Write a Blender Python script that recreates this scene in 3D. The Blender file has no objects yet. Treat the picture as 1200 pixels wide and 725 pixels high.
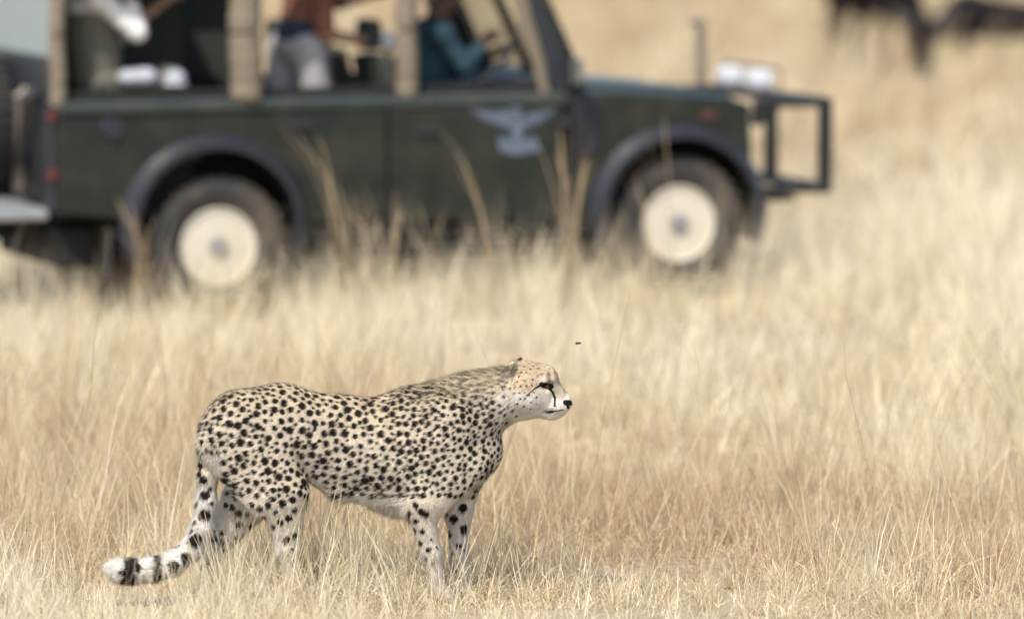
import bpy, bmesh, math, random
import numpy as np
from mathutils import Vector, Matrix
from mathutils.kdtree import KDTree

S = bpy.context.scene
C = S.collection
random.seed(7)
rng = np.random.default_rng(7)
R = math.radians

# ------------------------------------------------------------------ camera
F_PX, CAM_H = 6200.0, 3.0            # focal length in pixels of the 1200 px wide photograph, eye height (roof hatch)
PITCH = math.atan((362.5 + 240) / F_PX)
cd = bpy.data.cameras.new('camera'); cam = bpy.data.objects.new('camera', cd); C.objects.link(cam)
cam.location = (0, 0, CAM_H); cam.rotation_euler = (math.pi/2 - PITCH, 0, 0)
cd.sensor_width = 36; cd.lens = F_PX / 1200 * 36
cd.clip_start = 0.5; cd.clip_end = 9000
cd.dof.use_dof = True; cd.dof.focus_distance = 19.95; cd.dof.aperture_fstop = 1.25
S.camera = cam

# ------------------------------------------------------------------ sky, sun, exposure
SUN_EL, SUN_AZ = R(55), math.atan2(-0.42, -0.90)     # azimuth measured from +Y towards +X
w = bpy.data.worlds.new('World'); S.world = w; w.use_nodes = True
nt = w.node_tree; nt.nodes.clear()
out = nt.nodes.new('ShaderNodeOutputWorld'); bg = nt.nodes.new('ShaderNodeBackground')
sky = nt.nodes.new('ShaderNodeTexSky'); sky.sky_type = 'NISHITA'; sky.sun_disc = False
sky.sun_elevation = SUN_EL; sky.sun_rotation = SUN_AZ; sky.dust_density = 2.0
bg.inputs[1].default_value = 0.14
nt.links.new(sky.outputs[0], bg.inputs[0]); nt.links.new(bg.outputs[0], out.inputs[0])
sl = bpy.data.lights.new('sun', 'SUN'); sun = bpy.data.objects.new('sun', sl); C.objects.link(sun)
sl.energy = 3.4; sl.angle = R(0.6); sl.color = (1.0, 0.94, 0.83)
sd = Vector((math.sin(SUN_AZ)*math.cos(SUN_EL), math.cos(SUN_AZ)*math.cos(SUN_EL), math.sin(SUN_EL)))
sun.rotation_euler = sd.to_track_quat('Z', 'Y').to_euler(); sun.location = sd*60
S.view_settings.view_transform = 'Standard'; S.view_settings.look = 'None'
S.view_settings.gamma = 1; S.view_settings.use_curve_mapping = False
S.view_settings.exposure = 0.58
S.render.engine = 'CYCLES'
S.cycles.use_denoising = True; S.cycles.denoiser = 'OPENIMAGEDENOISE'; S.cycles.denoising_input_passes = 'RGB_ALBEDO_NORMAL'; S.cycles.denoising_prefilter = 'ACCURATE'
S.cycles.max_bounces = 6; S.cycles.diffuse_bounces = 4; S.cycles.transparent_max_bounces = 8

# ------------------------------------------------------------------ helpers: pixels <-> places
def ray(u, v):
    x = (u-600)/F_PX; z = (362.5-v)/F_PX
    c, s = math.cos(PITCH), math.sin(PITCH)
    return Vector((x, c+z*s, -s+z*c))
CAMP = Vector((0, 0, CAM_H))
def on_ground(u, v, z=0.0):
    r = ray(u, v); return CAMP + r*((z-CAM_H)/r.z)

# ------------------------------------------------------------------ helpers: materials
def mat(name, col, rough=0.6, metal=0.0, spec=0.5, var=0.0, scale=20.0, bump=0.0, dust=None, trans=0.0):
    m = bpy.data.materials.new(name); m.use_nodes = True
    t = m.node_tree; b = t.nodes['Principled BSDF']
    b.inputs['Base Color'].default_value = (*col, 1)
    b.inputs['Roughness'].default_value = rough; b.inputs['Metallic'].default_value = metal
    b.inputs['Specular IOR Level'].default_value = spec
    b.inputs['Transmission Weight'].default_value = trans
    if var or bump or dust:
        tc = t.nodes.new('ShaderNodeTexCoord')
        n = t.nodes.new('ShaderNodeTexNoise'); n.inputs['Scale'].default_value = scale; n.inputs['Detail'].default_value = 6
        t.links.new(tc.outputs['Object'], n.inputs['Vector'])
        r = t.nodes.new('ShaderNodeValToRGB')
        r.color_ramp.elements[0].position = 0.3; r.color_ramp.elements[1].position = 0.72
        r.color_ramp.elements[0].color = (*[max(0, c*(1-var)) for c in col], 1)
        r.color_ramp.elements[1].color = (*[min(1, c*(1+var)) for c in col], 1)
        t.links.new(n.outputs['Fac'], r.inputs[0])
        src = r.outputs[0]
        if dust:
            n2 = t.nodes.new('ShaderNodeTexNoise'); n2.inputs['Scale'].default_value = 3.0; n2.inputs['Detail'].default_value = 5
            t.links.new(tc.outputs['Object'], n2.inputs['Vector'])
            mr = t.nodes.new('ShaderNodeMapRange'); mr.inputs[1].default_value = 0.42; mr.inputs[2].default_value = 0.75
            mr.inputs[4].default_value = dust
            t.links.new(n2.outputs['Fac'], mr.inputs[0])
            mx = t.nodes.new('ShaderNodeMix'); mx.data_type = 'RGBA'
            t.links.new(mr.outputs[0], mx.inputs[0]); t.links.new(src, mx.inputs[6]); mx.inputs[7].default_value = (0.36, 0.29, 0.2, 1)
            src = mx.outputs[2]
        t.links.new(src, b.inputs['Base Color'])
        if bump:
            bp = t.nodes.new('ShaderNodeBump'); bp.inputs['Strength'].default_value = bump; bp.inputs['Distance'].default_value = 0.01
            t.links.new(n.outputs['Fac'], bp.inputs['Height']); t.links.new(bp.outputs[0], b.inputs['Normal'])
    return m

def attr_mat(name, attr, rough=0.75, transl=0.0, spec=0.25):
    m = bpy.data.materials.new(name); m.use_nodes = True
    t = m.node_tree; b = t.nodes['Principled BSDF']
    a = t.nodes.new('ShaderNodeAttribute'); a.attribute_name = attr
    b.inputs['Roughness'].default_value = rough; b.inputs['Specular IOR Level'].default_value = spec
    t.links.new(a.outputs['Color'], b.inputs['Base Color'])
    if transl:
        tr = t.nodes.new('ShaderNodeBsdfTranslucent'); t.links.new(a.outputs['Color'], tr.inputs['Color'])
        mx = t.nodes.new('ShaderNodeMixShader'); mx.inputs[0].default_value = transl
        t.links.new(b.outputs[0], mx.inputs[1]); t.links.new(tr.outputs[0], mx.inputs[2])
        t.links.new(mx.outputs[0], t.nodes['Material Output'].inputs[0])
    return m

# ------------------------------------------------------------------ helpers: objects
def tag(o, label=None, cat=None, group=None, kind=None):
    if label: o['label'] = label
    if cat: o['category'] = cat
    if group: o['group'] = group
    if kind: o['kind'] = kind
    return o
def empty(name, loc, rz=0, **k):
    o = bpy.data.objects.new(name, None); C.objects.link(o); o.empty_display_size = 0.1
    o.location = loc; o.rotation_euler = (0, 0, rz); return tag(o, **k)
def link(name, me, m, parent=None):
    o = bpy.data.objects.new(name, me); C.objects.link(o)
    if m: me.materials.append(m)
    if parent: o.parent = parent
    return o
def mesh_np(name, V, faces, smooth=True):
    """faces: (n,k) int array, k 3 or 4"""
    me = bpy.data.meshes.new(name)
    n, k = faces.shape
    me.vertices.add(len(V)); me.vertices.foreach_set('co', np.ascontiguousarray(V, np.float32).ravel())
    me.loops.add(n*k); me.loops.foreach_set('vertex_index', np.ascontiguousarray(faces, np.int32).ravel())
    me.polygons.add(n); me.polygons.foreach_set('loop_start', np.arange(0, n*k, k, dtype=np.int32))
    me.polygons.foreach_set('loop_total', np.full(n, k, np.int32))
    me.update(calc_edges=True)
    if smooth: me.polygons.foreach_set('use_smooth', np.ones(n, bool))
    return me
def set_col(me, name, col):
    a = me.attributes.new(name, 'FLOAT_COLOR', 'POINT')
    c = np.ones((len(col), 4), np.float32); c[:, :3] = col; a.data.foreach_set('color', c.ravel())

def bm_obj(name, bm, m, parent=None, smooth=False):
    bmesh.ops.recalc_face_normals(bm, faces=bm.faces)
    me = bpy.data.meshes.new(name); bm.to_mesh(me); bm.free()
    if smooth:
        me.polygons.foreach_set('use_smooth', np.ones(len(me.polygons), bool))
        me.set_sharp_from_angle(angle=R(40))
    return link(name, me, m, parent)
def box(bm, x0, x1, y0, y1, z0, z1, bev=0.0):
    r = bmesh.ops.create_cube(bm, size=1)
    for v in r['verts']:
        v.co = Vector((x0+(v.co.x+.5)*(x1-x0), y0+(v.co.y+.5)*(y1-y0), z0+(v.co.z+.5)*(z1-z0)))
    if bev:
        es = list({e for v in r['verts'] for e in v.link_edges})
        bmesh.ops.bevel(bm, geom=es, offset=bev, segments=2, affect='EDGES', profile=0.5)
def prism(bm, pts, y0, y1, bev=0.0):
    """polygon in x,z extruded along y"""
    a = [bm.verts.new((x, y0, z)) for x, z in pts]; b = [bm.verts.new((x, y1, z)) for x, z in pts]
    n = len(pts); fs = [bm.faces.new(a), bm.faces.new(b[::-1])]
    for i in range(n): fs.append(bm.faces.new((a[i], b[i], b[(i+1) % n], a[(i+1) % n])))
    if bev:
        es = [e for e in fs[0].edges]+[e for e in fs[1].edges]
        bmesh.ops.recalc_face_normals(bm, faces=bm.faces)
        bmesh.ops.bevel(bm, geom=es, offset=bev, segments=2, affect='EDGES', profile=0.5)
def tube(bm, pts, r, seg=10):
    pts = [Vector(p) for p in pts]; rs = r if isinstance(r, (list, tuple)) else [r]*len(pts)
    rings = []
    for i, p in enumerate(pts):
        d = (pts[min(i+1, len(pts)-1)]-pts[max(i-1, 0)]).normalized()
        u = d.cross(Vector((0, 0, 1)))
        if u.length < 1e-3: u = d.cross(Vector((1, 0, 0)))
        u.normalize(); v = d.cross(u)
        rings.append([bm.verts.new(p+(u*math.cos(2*math.pi*k/seg)+v*math.sin(2*math.pi*k/seg))*rs[i]) for k in range(seg)])
    for a, b in zip(rings, rings[1:]):
        for k in range(seg): bm.faces.new((a[k], a[(k+1) % seg], b[(k+1) % seg], b[k]))
    bm.faces.new(rings[0][::-1]); bm.faces.new(rings[-1])
def lathe_y(bm, prof, seg=40, cx=0, cz=0):
    """profile of (radius, y) turned round an axis along y"""
    rings = [[bm.verts.new((cx+r*math.cos(2*math.pi*k/seg), y, cz+r*math.sin(2*math.pi*k/seg))) for k in range(seg)] for r, y in prof]
    for a, b in zip(rings, rings[1:]):
        for k in range(seg): bm.faces.new((a[k], a[(k+1) % seg], b[(k+1) % seg], b[k]))
    if prof[0][0] > 1e-4: bm.faces.new(rings[0])
    if prof[-1][0] > 1e-4: bm.faces.new(rings[-1][::-1])
    bmesh.ops.remove_doubles(bm, verts=bm.verts, dist=1e-5)

# ------------------------------------------------------------------ helpers: smooth noise, implicit bodies
def vnoise(x, y, seed=0):
    xi = np.floor(x).astype(np.int64); yi = np.floor(y).astype(np.int64); fx = x-xi; fy = y-yi
    def h(a, b):
        n = (a*374761393+b*668265263+seed*982451653) & 0x7fffffff
        n = ((n ^ (n >> 13))*1274126177) & 0x7fffffff
        return ((n ^ (n >> 16)) & 0xffff)/65535.0
    u = fx*fx*(3-2*fx); v = fy*fy*(3-2*fy)
    return (h(xi, yi)*(1-u)+h(xi+1, yi)*u)*(1-v)+(h(xi, yi+1)*(1-u)+h(xi+1, yi+1)*u)*v
def fbm(x, y, seed=0, o=4):
    s = 0; a = .5; t = 0
    for i in range(o): s = s+a*vnoise(x*2**i, y*2**i, seed+i*17); t += a; a *= .5
    return s/t
def sstep(a, b, x): t = np.clip((x-a)/(b-a), 0, 1); return t*t*(3-2*t)

class Body:
    """smooth union of round cones and ellipsoids, meshed with surface nets into ONE continuous skin"""
    def __init__(s): s.p = []
    def cone(s, a, b, ra, rb, k=.02, ys=1.0, sub=False): s.p.append(('c', np.array(a, float), np.array(b, float), ra, rb, k, ys, sub)); return s
    def chain(s, pts, rs, k=.02, ys=1.0):
        for i in range(len(pts)-1): s.cone(pts[i], pts[i+1], rs[i], rs[i+1], k, ys)
        return s
    def ell(s, c, r, k=.02, rot=None, sub=False): s.p.append(('e', np.array(c, float), np.array(r, float), rot, None, k, 1.0, sub)); return s
    def mesh(s, h):
        lo = np.array([9e9]*3); hi = -lo
        bb = []
        for q in s.p:
            if q[0] == 'c':
                r = max(q[3], q[4]); rr = np.array([r, r/q[6], r])
                l = np.minimum(q[1], q[2])-rr; u = np.maximum(q[1], q[2])+rr
            else:
                m = q[2].max() if q[3] is not None else q[2]
                l = q[1]-m; u = q[1]+m
            bb.append((l, u)); lo = np.minimum(lo, l); hi = np.maximum(hi, u)
        lo -= 4*h; hi += 4*h
        n = np.ceil((hi-lo)/h).astype(int)+1
        D = np.full(n, .3, np.float32)
        for q, (l, u) in zip(s.p, bb):
            k = q[5]; m = k+4*h
            i0 = np.maximum(0, np.floor((l-m-lo)/h).astype(int)); i1 = np.minimum(n, np.ceil((u+m-lo)/h).astype(int)+1)
            X = (lo[0]+h*np.arange(i0[0], i1[0]))[:, None, None]; Y = (lo[1]+h*np.arange(i0[1], i1[1]))[None, :, None]; Z = (lo[2]+h*np.arange(i0[2], i1[2]))[None, None, :]
            if q[0] == 'c':
                a, b, ra, rb, ys = q[1], q[2], q[3], q[4], q[6]
                ba = (b-a)*np.array([1, ys, 1]); L = max((ba**2).sum(), 1e-12)
                px, py, pz = X-a[0], (Y-a[1])*ys, Z-a[2]
                t = np.clip((px*ba[0]+py*ba[1]+pz*ba[2])/L, 0, 1)
                d = np.sqrt((px-t*ba[0])**2+(py-t*ba[1])**2+(pz-t*ba[2])**2)-(ra+(rb-ra)*t)
            else:
                c, r, rot = q[1], q[2], q[3]
                px, py, pz = X-c[0], Y-c[1], Z-c[2]
                if rot is not None:
                    M = np.array(rot)
                    px, py, pz = (M[0, 0]*px+M[1, 0]*py+M[2, 0]*pz, M[0, 1]*px+M[1, 1]*py+M[2, 1]*pz, M[0, 2]*px+M[1, 2]*py+M[2, 2]*pz)
                k0 = np.sqrt((px/r[0])**2+(py/r[1])**2+(pz/r[2])**2); k1 = np.sqrt((px/r[0]**2)**2+(py/r[1]**2)**2+(pz/r[2]**2)**2)
                d = k0*(k0-1)/np.maximum(k1, 1e-9)
            sl_ = tuple(slice(i, j) for i, j in zip(i0, i1)); o = D[sl_]
            if q[7]:
                hh = np.clip(.5-.5*(o+d)/k, 0, 1); D[sl_] = o+(-d-o)*hh+k*hh*(1-hh)
            else:
                hh = np.clip(.5+.5*(o-d)/k, 0, 1); D[sl_] = o+(d-o)*hh-k*hh*(1-hh)
        return surface_nets(D, lo, h)
def surface_nets(D, lo, h):
    s = D < 0
    nx, ny, nz = D.shape
    cnt = np.zeros((nx-1, ny-1, nz-1), np.int8)
    offs = [(i, j, k) for i in (0, 1) for j in (0, 1) for k in (0, 1)]
    for i, j, k in offs: cnt += s[i:nx-1+i, j:ny-1+j, k:nz-1+k]
    I = np.argwhere((cnt > 0) & (cnt < 8))
    acc = np.zeros((len(I), 3)); num = np.zeros(len(I))
    for a in offs:
        for ax in range(3):
            if a[ax]: continue
            b = list(a); b[ax] = 1
            da = D[I[:, 0]+a[0], I[:, 1]+a[1], I[:, 2]+a[2]]; db = D[I[:, 0]+b[0], I[:, 1]+b[1], I[:, 2]+b[2]]
            m = (da < 0) != (db < 0)
            t = np.where(m, da/np.where(m, da-db, 1), 0)
            p = np.tile(np.array(a, float), (len(I), 1)); p[:, ax] = t
            acc[m] += p[m]; num += m
    V = lo+h*(I+acc/num[:, None])
    idx = np.full(cnt.shape, -1, np.int64); idx[I[:, 0], I[:, 1], I[:, 2]] = np.arange(len(I))
    Q = []
    for ax in range(3):
        o1, o2 = [(1, 2), (2, 0), (0, 1)][ax]
        A = [slice(None)]*3; B = [slice(None)]*3; A[ax] = slice(0, -1); B[ax] = slice(1, None)
        sa, sb = s[tuple(A)], s[tuple(B)]
        E = np.argwhere(sa != sb)
        def cell(d1, d2):
            e = E.copy(); e[:, o1] -= d1; e[:, o2] -= d2; return idx[e[:, 0], e[:, 1], e[:, 2]]
        q = np.stack([cell(1, 1), cell(0, 1), cell(0, 0), cell(1, 0)], 1)
        f = ~sa[E[:, 0], E[:, 1], E[:, 2]]
        q[f] = q[f][:, ::-1]
        Q.append(q)
    return V, np.concatenate(Q)
def vert_normals(V, Q):
    n = np.zeros_like(V)
    fn = np.cross(V[Q[:, 2]]-V[Q[:, 0]], V[Q[:, 3]]-V[Q[:, 1]])
    for k in range(4):
        for c in range(3): n[:, c] += np.bincount(Q[:, k], fn[:, c], len(V))
    return n/np.maximum(np.linalg.norm(n, axis=1, keepdims=True), 1e-9)

# ================================================================== GROUND
HOLLOW_Y = on_ground(1165, 72).y+.3
def terrain(x, y):
    z = (fbm(x*.35+40, y*.35, 3)-.5)*.10
    jeep = np.exp(-(((x-0)/6.0)**2+((y-30.3)/3.2)**2)); z = z*(1-jeep)+.08*jeep
    ch = np.exp(-(((x+.5)/1.2)**2+((y-19.9)/.9)**2)); z = z*(1-ch)
    far = sstep(90, 400, y)
    z = z-.36*np.exp(-(((x-5.6)/1.5)**2+((y-HOLLOW_Y)/1.6)**2)**2)
    return z*(1-far)
def build_ground():
    ys = np.concatenate([np.linspace(-60, 14, 20), np.linspace(14.5, 40, 110), np.linspace(40.5, 100, 100), np.geomspace(102, 6000, 40)])
    xs = np.concatenate([-np.geomspace(4000, 9, 34), np.linspace(-8.8, 8.8, 90), np.geomspace(9, 4000, 34)])
    X, Y = np.meshgrid(xs, ys)
    V = np.stack([X.ravel(), Y.ravel(), terrain(X, Y).ravel()], 1)
    nx = len(xs); i = np.arange((len(ys)-1)*nx).reshape(-1, nx)[:, :-1].ravel()
    me = mesh_np('ground', V, np.stack([i, i+1, i+1+nx, i+nx], 1))
    m = bpy.data.materials.new('dry_soil_litter'); m.use_nodes = True; t = m.node_tree; b = t.nodes['Principled BSDF']
    tc = t.nodes.new('ShaderNodeTexCoord')
    def noise(sc, det, rough=.6):
        n = t.nodes.new('ShaderNodeTexNoise'); n.inputs['Scale'].default_value = sc; n.inputs['Detail'].default_value = det
        n.inputs['Roughness'].default_value = rough; t.links.new(tc.outputs['Object'], n.inputs['Vector']); return n
    n1 = noise(.25, 5); n2 = noise(35, 8, .7)
    r1 = t.nodes.new('ShaderNodeValToRGB'); e = r1.color_ramp.elements
    e[0].position = .3; e[0].color = (.40, .31, .20, 1); e[1].position = .7; e[1].color = (.54, .45, .31, 1)
    t.links.new(n1.outputs['Fac'], r1.inputs[0])
    r2 = t.nodes.new('ShaderNodeValToRGB'); e = r2.color_ramp.elements
    e[0].position = .35; e[0].color = (.45, .42, .4, 1); e[1].position = .65; e[1].color = (1, 1, 1, 1)
    t.links.new(n2.outputs['Fac'], r2.inputs[0])
    mx = t.nodes.new('ShaderNodeMix'); mx.data_type = 'RGBA'; mx.blend_type = 'MULTIPLY'; mx.inputs[0].default_value = .8
    t.links.new(r1.outputs[0], mx.inputs[6]); t.links.new(r2.outputs[0], mx.inputs[7]); t.links.new(mx.outputs[2], b.inputs['Base Color'])
    b.inputs['Roughness'].default_value = .95; b.inputs['Specular IOR Level'].default_value = .1
    bp = t.nodes.new('ShaderNodeBump'); bp.inputs['Strength'].default_value = .6; bp.inputs['Distance'].default_value = .03
    t.links.new(n2.outputs['Fac'], bp.inputs['Height']); t.links.new(bp.outputs[0], b.inputs['Normal'])
    tag(link('ground', me, m), 'flat savanna ground under the dry grass', 'ground', kind='structure')
build_ground()

# ================================================================== SAFARI VEHICLE
TH = R(20)
HV = Vector((math.cos(TH), math.sin(TH), 0)); NV = Vector((-math.sin(TH), math.cos(TH), 0))
r_ = ray(258, 290); OV = CAMP + r_*(F_PX/208.0); OV.z = 0.08
def qv(u, v, lat=0.0):
    """pixel -> vehicle x,z on the upright plane lat metres inside the near wheels"""
    r = ray(u, v); t = (OV+NV*lat-CAMP).dot(NV)/r.dot(NV); p = CAMP+r*t-OV
    return p.dot(HV), p.z
jeep = empty('safari_vehicle', OV, TH, label='dark green open sided safari vehicle with cream steel wheels and a front guard', cat='off-road vehicle')
M = dict(
    green=mat('dark_green_paint', (.011, .015, .0115), .34, var=.15, scale=6, dust=.06),
    rail=mat('highlight_green', (.032, .046, .045), .3, var=.1, scale=5, dust=.10),  # lighter green: highlight on the upper edges painted into the colour
    black=mat('black_plastic', (.022, .024, .032), .42, var=.2, scale=30),
    tyre_cover=mat('worn_black_rubber', (.014, .014, .015), .8, var=.2, scale=25),
    rubber=mat('tyre_rubber', (.03, .029, .028), .85, var=.3, scale=25, dust=.35),
    cream=mat('cream_wheel_paint', (.66, .61, .50), .5, var=.08, scale=10, dust=.25),
    dark=mat('dark_underside', (.012, .012, .011), .9),
    canvas=mat('tan_canvas', (.20, .165, .12), .9, var=.15, scale=40, bump=.4),
    gcanvas=mat('green_canvas', (.03, .036, .028), .9, var=.2, scale=30, bump=.3),
    steel=mat('grey_steel', (.30, .31, .32), .5, .3, var=.15, scale=14, dust=.2),
    barpaint=mat('black_bar_paint', (.018, .018, .02), .35, var=.2, scale=20),
    white=mat('white_plastic', (.60, .62, .65), .4),
    red=mat('red_lens', (.13, .022, .018), .35),
    orange=mat('dull_orange_lens', (.10, .035, .026), .4),
    pvc=mat('sky_tinted_plastic_window', (.27, .33, .345), .35, var=.06, scale=4),  # pale sky reflection painted in as the sheet's base colour
    seat=mat('green_seat_canvas', (.035, .04, .032), .85, var=.2, scale=35, bump=.3),
    post=mat('weathered_post_paint', (.20, .165, .135), .6, var=.2, scale=30),
    emblem=mat('pale_blue_emblem_paint', (.105, .135, .18), .4, var=.35, scale=18),
    glass=mat('windscreen_glass', (.9, .95, .95), .02, trans=1.0),
    chrome=mat('mirror_backing', (.25, .25, .24), .3, .5),
    lens=mat('headlight_glass', (.8, .82, .82), .1),
)
YN, YF = 0.03, 1.70                       # near and far body sides
WZ = {0: .385, 1: .44}                    # hub heights: rear, front
def arch(cx, cz, rx, rz, n=14, a0=200, a1=-20):
    return [(cx+rx*math.cos(R(a0+(a1-a0)*i/n)), cz+rz*math.sin(R(a0+(a1-a0)*i/n))) for i in range(n+1)]
def parts(name, m, fs, parent=jeep, smooth=False):
    return [part(name, m, f, parent, smooth) for f in fs]
def part(name, m, f, parent=jeep, smooth=False, label=None):
    bm = bmesh.new(); f(bm); o = bm_obj(name, bm, m, parent, smooth)
    if label: o['label'] = label
    return o
for side, (y0, y1) in (('n', (YN, YN+.05)), ('f', (YF-.05, YF))):
    def rear(bm):
        a = arch(-.02, .50, .47, .44)
        pts = [(-.93, .60), (-.93, 1.142), (1.01, 1.142), (1.01, .50)]
        prism(bm, pts[:4]+[(.455, .50)]+[(x, z) for x, z in a[::-1] if z > .50]+[(-.49, .50), (-.60, .56)], y0, y1, .008)
    part('rear_side_panel', M['green'], rear)
    def wing(bm):
        a = arch(2.79, .50, .47, .45)
        prism(bm, [(2.10, .47), (2.10, 1.19), (2.26, 1.215), (3.12, 1.16), (3.24, 1.12), (3.26, .58), (3.245, .50)]+[(x, z) for x, z in a[::-1] if z > .50]+[(2.32, .47)], y0, y1, .01)
    part('front_wing', M['green'], wing)
    yo = y0-.014 if side == 'n' else y1+.001
    yi = y0-.001 if side == 'n' else y1+.014
    d = part('front_door', M['green'], lambda bm: box(bm, 1.015, 2.07, yo, yi+.04 if side == 'n' else yi, .49, 1.145, .012))
    part('door_handle', M['black'], lambda bm: box(bm, 1.17, 1.30, yo-.03, yo+.004, .99, 1.03, .008) if side == 'n' else box(bm, 1.17, 1.30, yi-.004, yi+.03, .99, 1.03, .008), d)
    parts('door_hinge', M['black'], [lambda bm, z=z: box(bm, 2.03, 2.12, (yo-.02 if side == 'n' else yi-.004), (yo+.004 if side == 'n' else yi+.02), z, z+.05, .006) for z in (.66, 1.02)], d)
    d2 = part('rear_door', M['green'], lambda bm: prism(bm, [(.34, 1.14), (1.0, 1.14), (1.0, .52), (.50, .52), (.49, .72), (.36, .96)], yo, yi+.04 if side == 'n' else yi, .01))
    part('door_handle', M['black'], lambda bm: box(bm, .42, .55, yo-.03, yo+.004, 1.04, 1.08, .008) if side == 'n' else box(bm, .42, .55, yi-.004, yi+.03, 1.04, 1.08, .008), d2)
    yr = (y0-.025, y1+.01) if side == 'n' else (y0-.01, y1+.025)
    part('waist_rail', M['rail'], lambda bm: box(bm, -.93, 2.10, yr[0], yr[1], 1.144, 1.22, .022))
    part('inner_shade_strip', M['dark'], lambda bm: box(bm, -.91, 2.09, *((y0+.055, y0+.10) if side == 'n' else (y1-.10, y1-.055)), 1.10, 1.27, .01))  # dark strip added for the shade inside the waistline
    part('sill', M['dark'], lambda bm: box(bm, .50, 2.28, y0+.01, y1-.002, .40, .478, .01))
    for cx in (-.02, 2.79):
        def flare(bm):
            o = arch(cx, .50, .56, .52, 18, 202, -22); i = arch(cx, .50, .465, .44, 18, 202, -22)
            ya, yb = (y0-.075, y0-.003) if side == 'n' else (y1+.003, y1+.075)
            out_, in_ = (ya, yb) if side == 'n' else (yb, ya)
            # sloping lip: outer edge hugs the panel, inner edge stands proud
            rows = []
            for (ox, oz), (ix, iz) in zip(o, i):
                mxx, mz = (ox*.45+ix*.55), (oz*.45+iz*.55)
                rows.append([bm.verts.new(p) for p in ((ox, in_, oz), (mxx, out_, mz), (ix, out_, iz), (ix, in_, iz))])
            for a, b in zip(rows, rows[1:]):
                for k in range(4): bm.faces.new((a[k], a[(k+1) % 4], b[(k+1) % 4], b[k]))
            bm.faces.new(rows[0]); bm.faces.new(rows[-1][::-1])
        part('wheel_arch_flare', M['black'], flare, smooth=True)
    for cx in (-.02, 2.79):                              # wheel wells: a dark box of sheet metal open outward
        ya, yb = (y0+.06, y0+.42) if side == 'n' else (y1-.42, y1-.06)
        def well(bm):
            o = arch(cx, .50, .50, .455, 14, 200, -20); i = arch(cx, .50, .48, .44, 14, 200, -20)
            prism(bm, o+i[::-1], ya, yb)
            yw = yb if side == 'n' else ya-.02
            prism(bm, o, yw, yw+.02)
        part('wheel_well', M['dark'], well)
    # rolled canvas side curtains tied to the pillars
    for (ua, ub, zz) in ((58, 83, 1.19), (270, 313, 1.20), (465, 496, 1.20)):
        xa, xb = qv(ua+3, 60)[0], qv(ub-3, 60)[0]; cx, rr = (xa+xb)/2, (xb-xa)/2
        yc = y0+.03 if side == 'n' else y1-.03
        def roll(bm):
            n = 26; pts = []; rs = []
            for k in range(n+1):
                t = k/n; z = zz+t*(1.94-zz)
                pts.append((cx+.006*math.sin(9*t), yc, z)); rs.append(rr*(1+.02*math.sin(23*t)+.02*math.sin(41*t+1)-.03*(abs((t*3) % 1-.5) < .06)))
            rs[0] *= .75; rs[-1] *= .8
            tube(bm, pts, rs, 14)
        p = part('canvas_roll', M['canvas'], roll, smooth=True)
        parts('strap', M['canvas'], [lambda bm, f=f: tube(bm, [(cx, yc, zz+f*(1.94-zz)-.012), (cx, yc, zz+f*(1.94-zz)+.012)], rr*.99, 14) for f in (.1667, .5, .8333)], p)
    part('quarter_panel', M['black'], lambda bm: prism(bm, [(2.02, 1.222), (2.17, 1.232), (1.885, 1.86), (1.835, 1.83)], y0+.012, y0+.034, .004))
    # sloping front pillar in canvas colour
    part('front_pillar', M['canvas'], lambda bm: tube(bm, [(1.975, (y0+y1)/2, 1.21), (1.80, (y0+y1)/2, 1.80), (1.765, (y0+y1)/2, 1.94)], [.032, .03, .03], 10), smooth=True)
    parts('tail_light', M['red'], [lambda bm, z=z: box(bm, -.965, -.931, (y0+.02 if side == 'n' else y1-.10), (y0+.10 if side == 'n' else y1-.02), z, z+.06, .01) for z, zh in ((.78, .07), (1.11, .04))])
    part('mud_flap', M['rubber'], lambda bm: box(bm, -.64, -.62, (.04 if side == 'n' else 1.44), (.29 if side == 'n' else 1.69), .22, .50, .006))
    v_ = part('wing_air_vent', M['black'], lambda bm: box(bm, 2.14, 2.30, *((y0-.04, y0-.001) if side == 'n' else (y1+.001, y1+.04)), .84, 1.20, .02))
    parts('slat', M['black'], [lambda bm, z=z: box(bm, 2.155, 2.285, *((y0-.05, y0-.036) if side == 'n' else (y1+.036, y1+.05)), z, z+.018) for z in (.88, .93, .98, 1.03, 1.08, 1.13)], v_)
    part('side_indicator', M['orange'], lambda bm: box(bm, 2.93, 3.02, *((y0-.02, y0+.004) if side == 'n' else (y1-.004, y1+.02)), 1.045, 1.085, .008))
# winged emblem on the near front door (flat print, slightly proud)
def emblem(bm):
    y = YN-.0205
    def poly(pts): bm.faces.new([bm.verts.new((x, y, z)) for x, z in pts])
    q = lambda u, v: qv(u, v)
    poly([q(549, 127), q(575, 131), q(597, 130), q(600, 152), q(585, 147), q(566, 138)])
    poly([q(652, 128), q(636, 131), q(618, 134), q(612, 152), q(628, 146), q(642, 137)])
    poly([q(598, 126), q(611, 126), q(614, 150), q(612, 165), q(606, 172), q(600, 163), q(599, 148)])
    poly([q(584, 158), q(600, 164), q(606, 173), q(613, 165), q(628, 158), q(634, 177), q(607, 182), q(586, 178)])
fd = [o for o in jeep.children if o.name.startswith('front_door')][0]
bm = bmesh.new(); emblem(bm); r = bmesh.ops.extrude_face_region(bm, geom=list(bm.faces))
for v in r['geom']:
    if isinstance(v, bmesh.types.BMVert): v.co.y += .004
e = bm_obj('door_emblem', bm, M['emblem'], fd); e['label'] = 'pale blue winged emblem'
part('fuel_cap', M['black'], lambda bm: lathe_y(bm, [(.0, YN-.03), (.055, YN-.03), (.065, YN-.005), (.075, YN-.002)], 20, -.617, 1.06), smooth=True)
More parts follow.
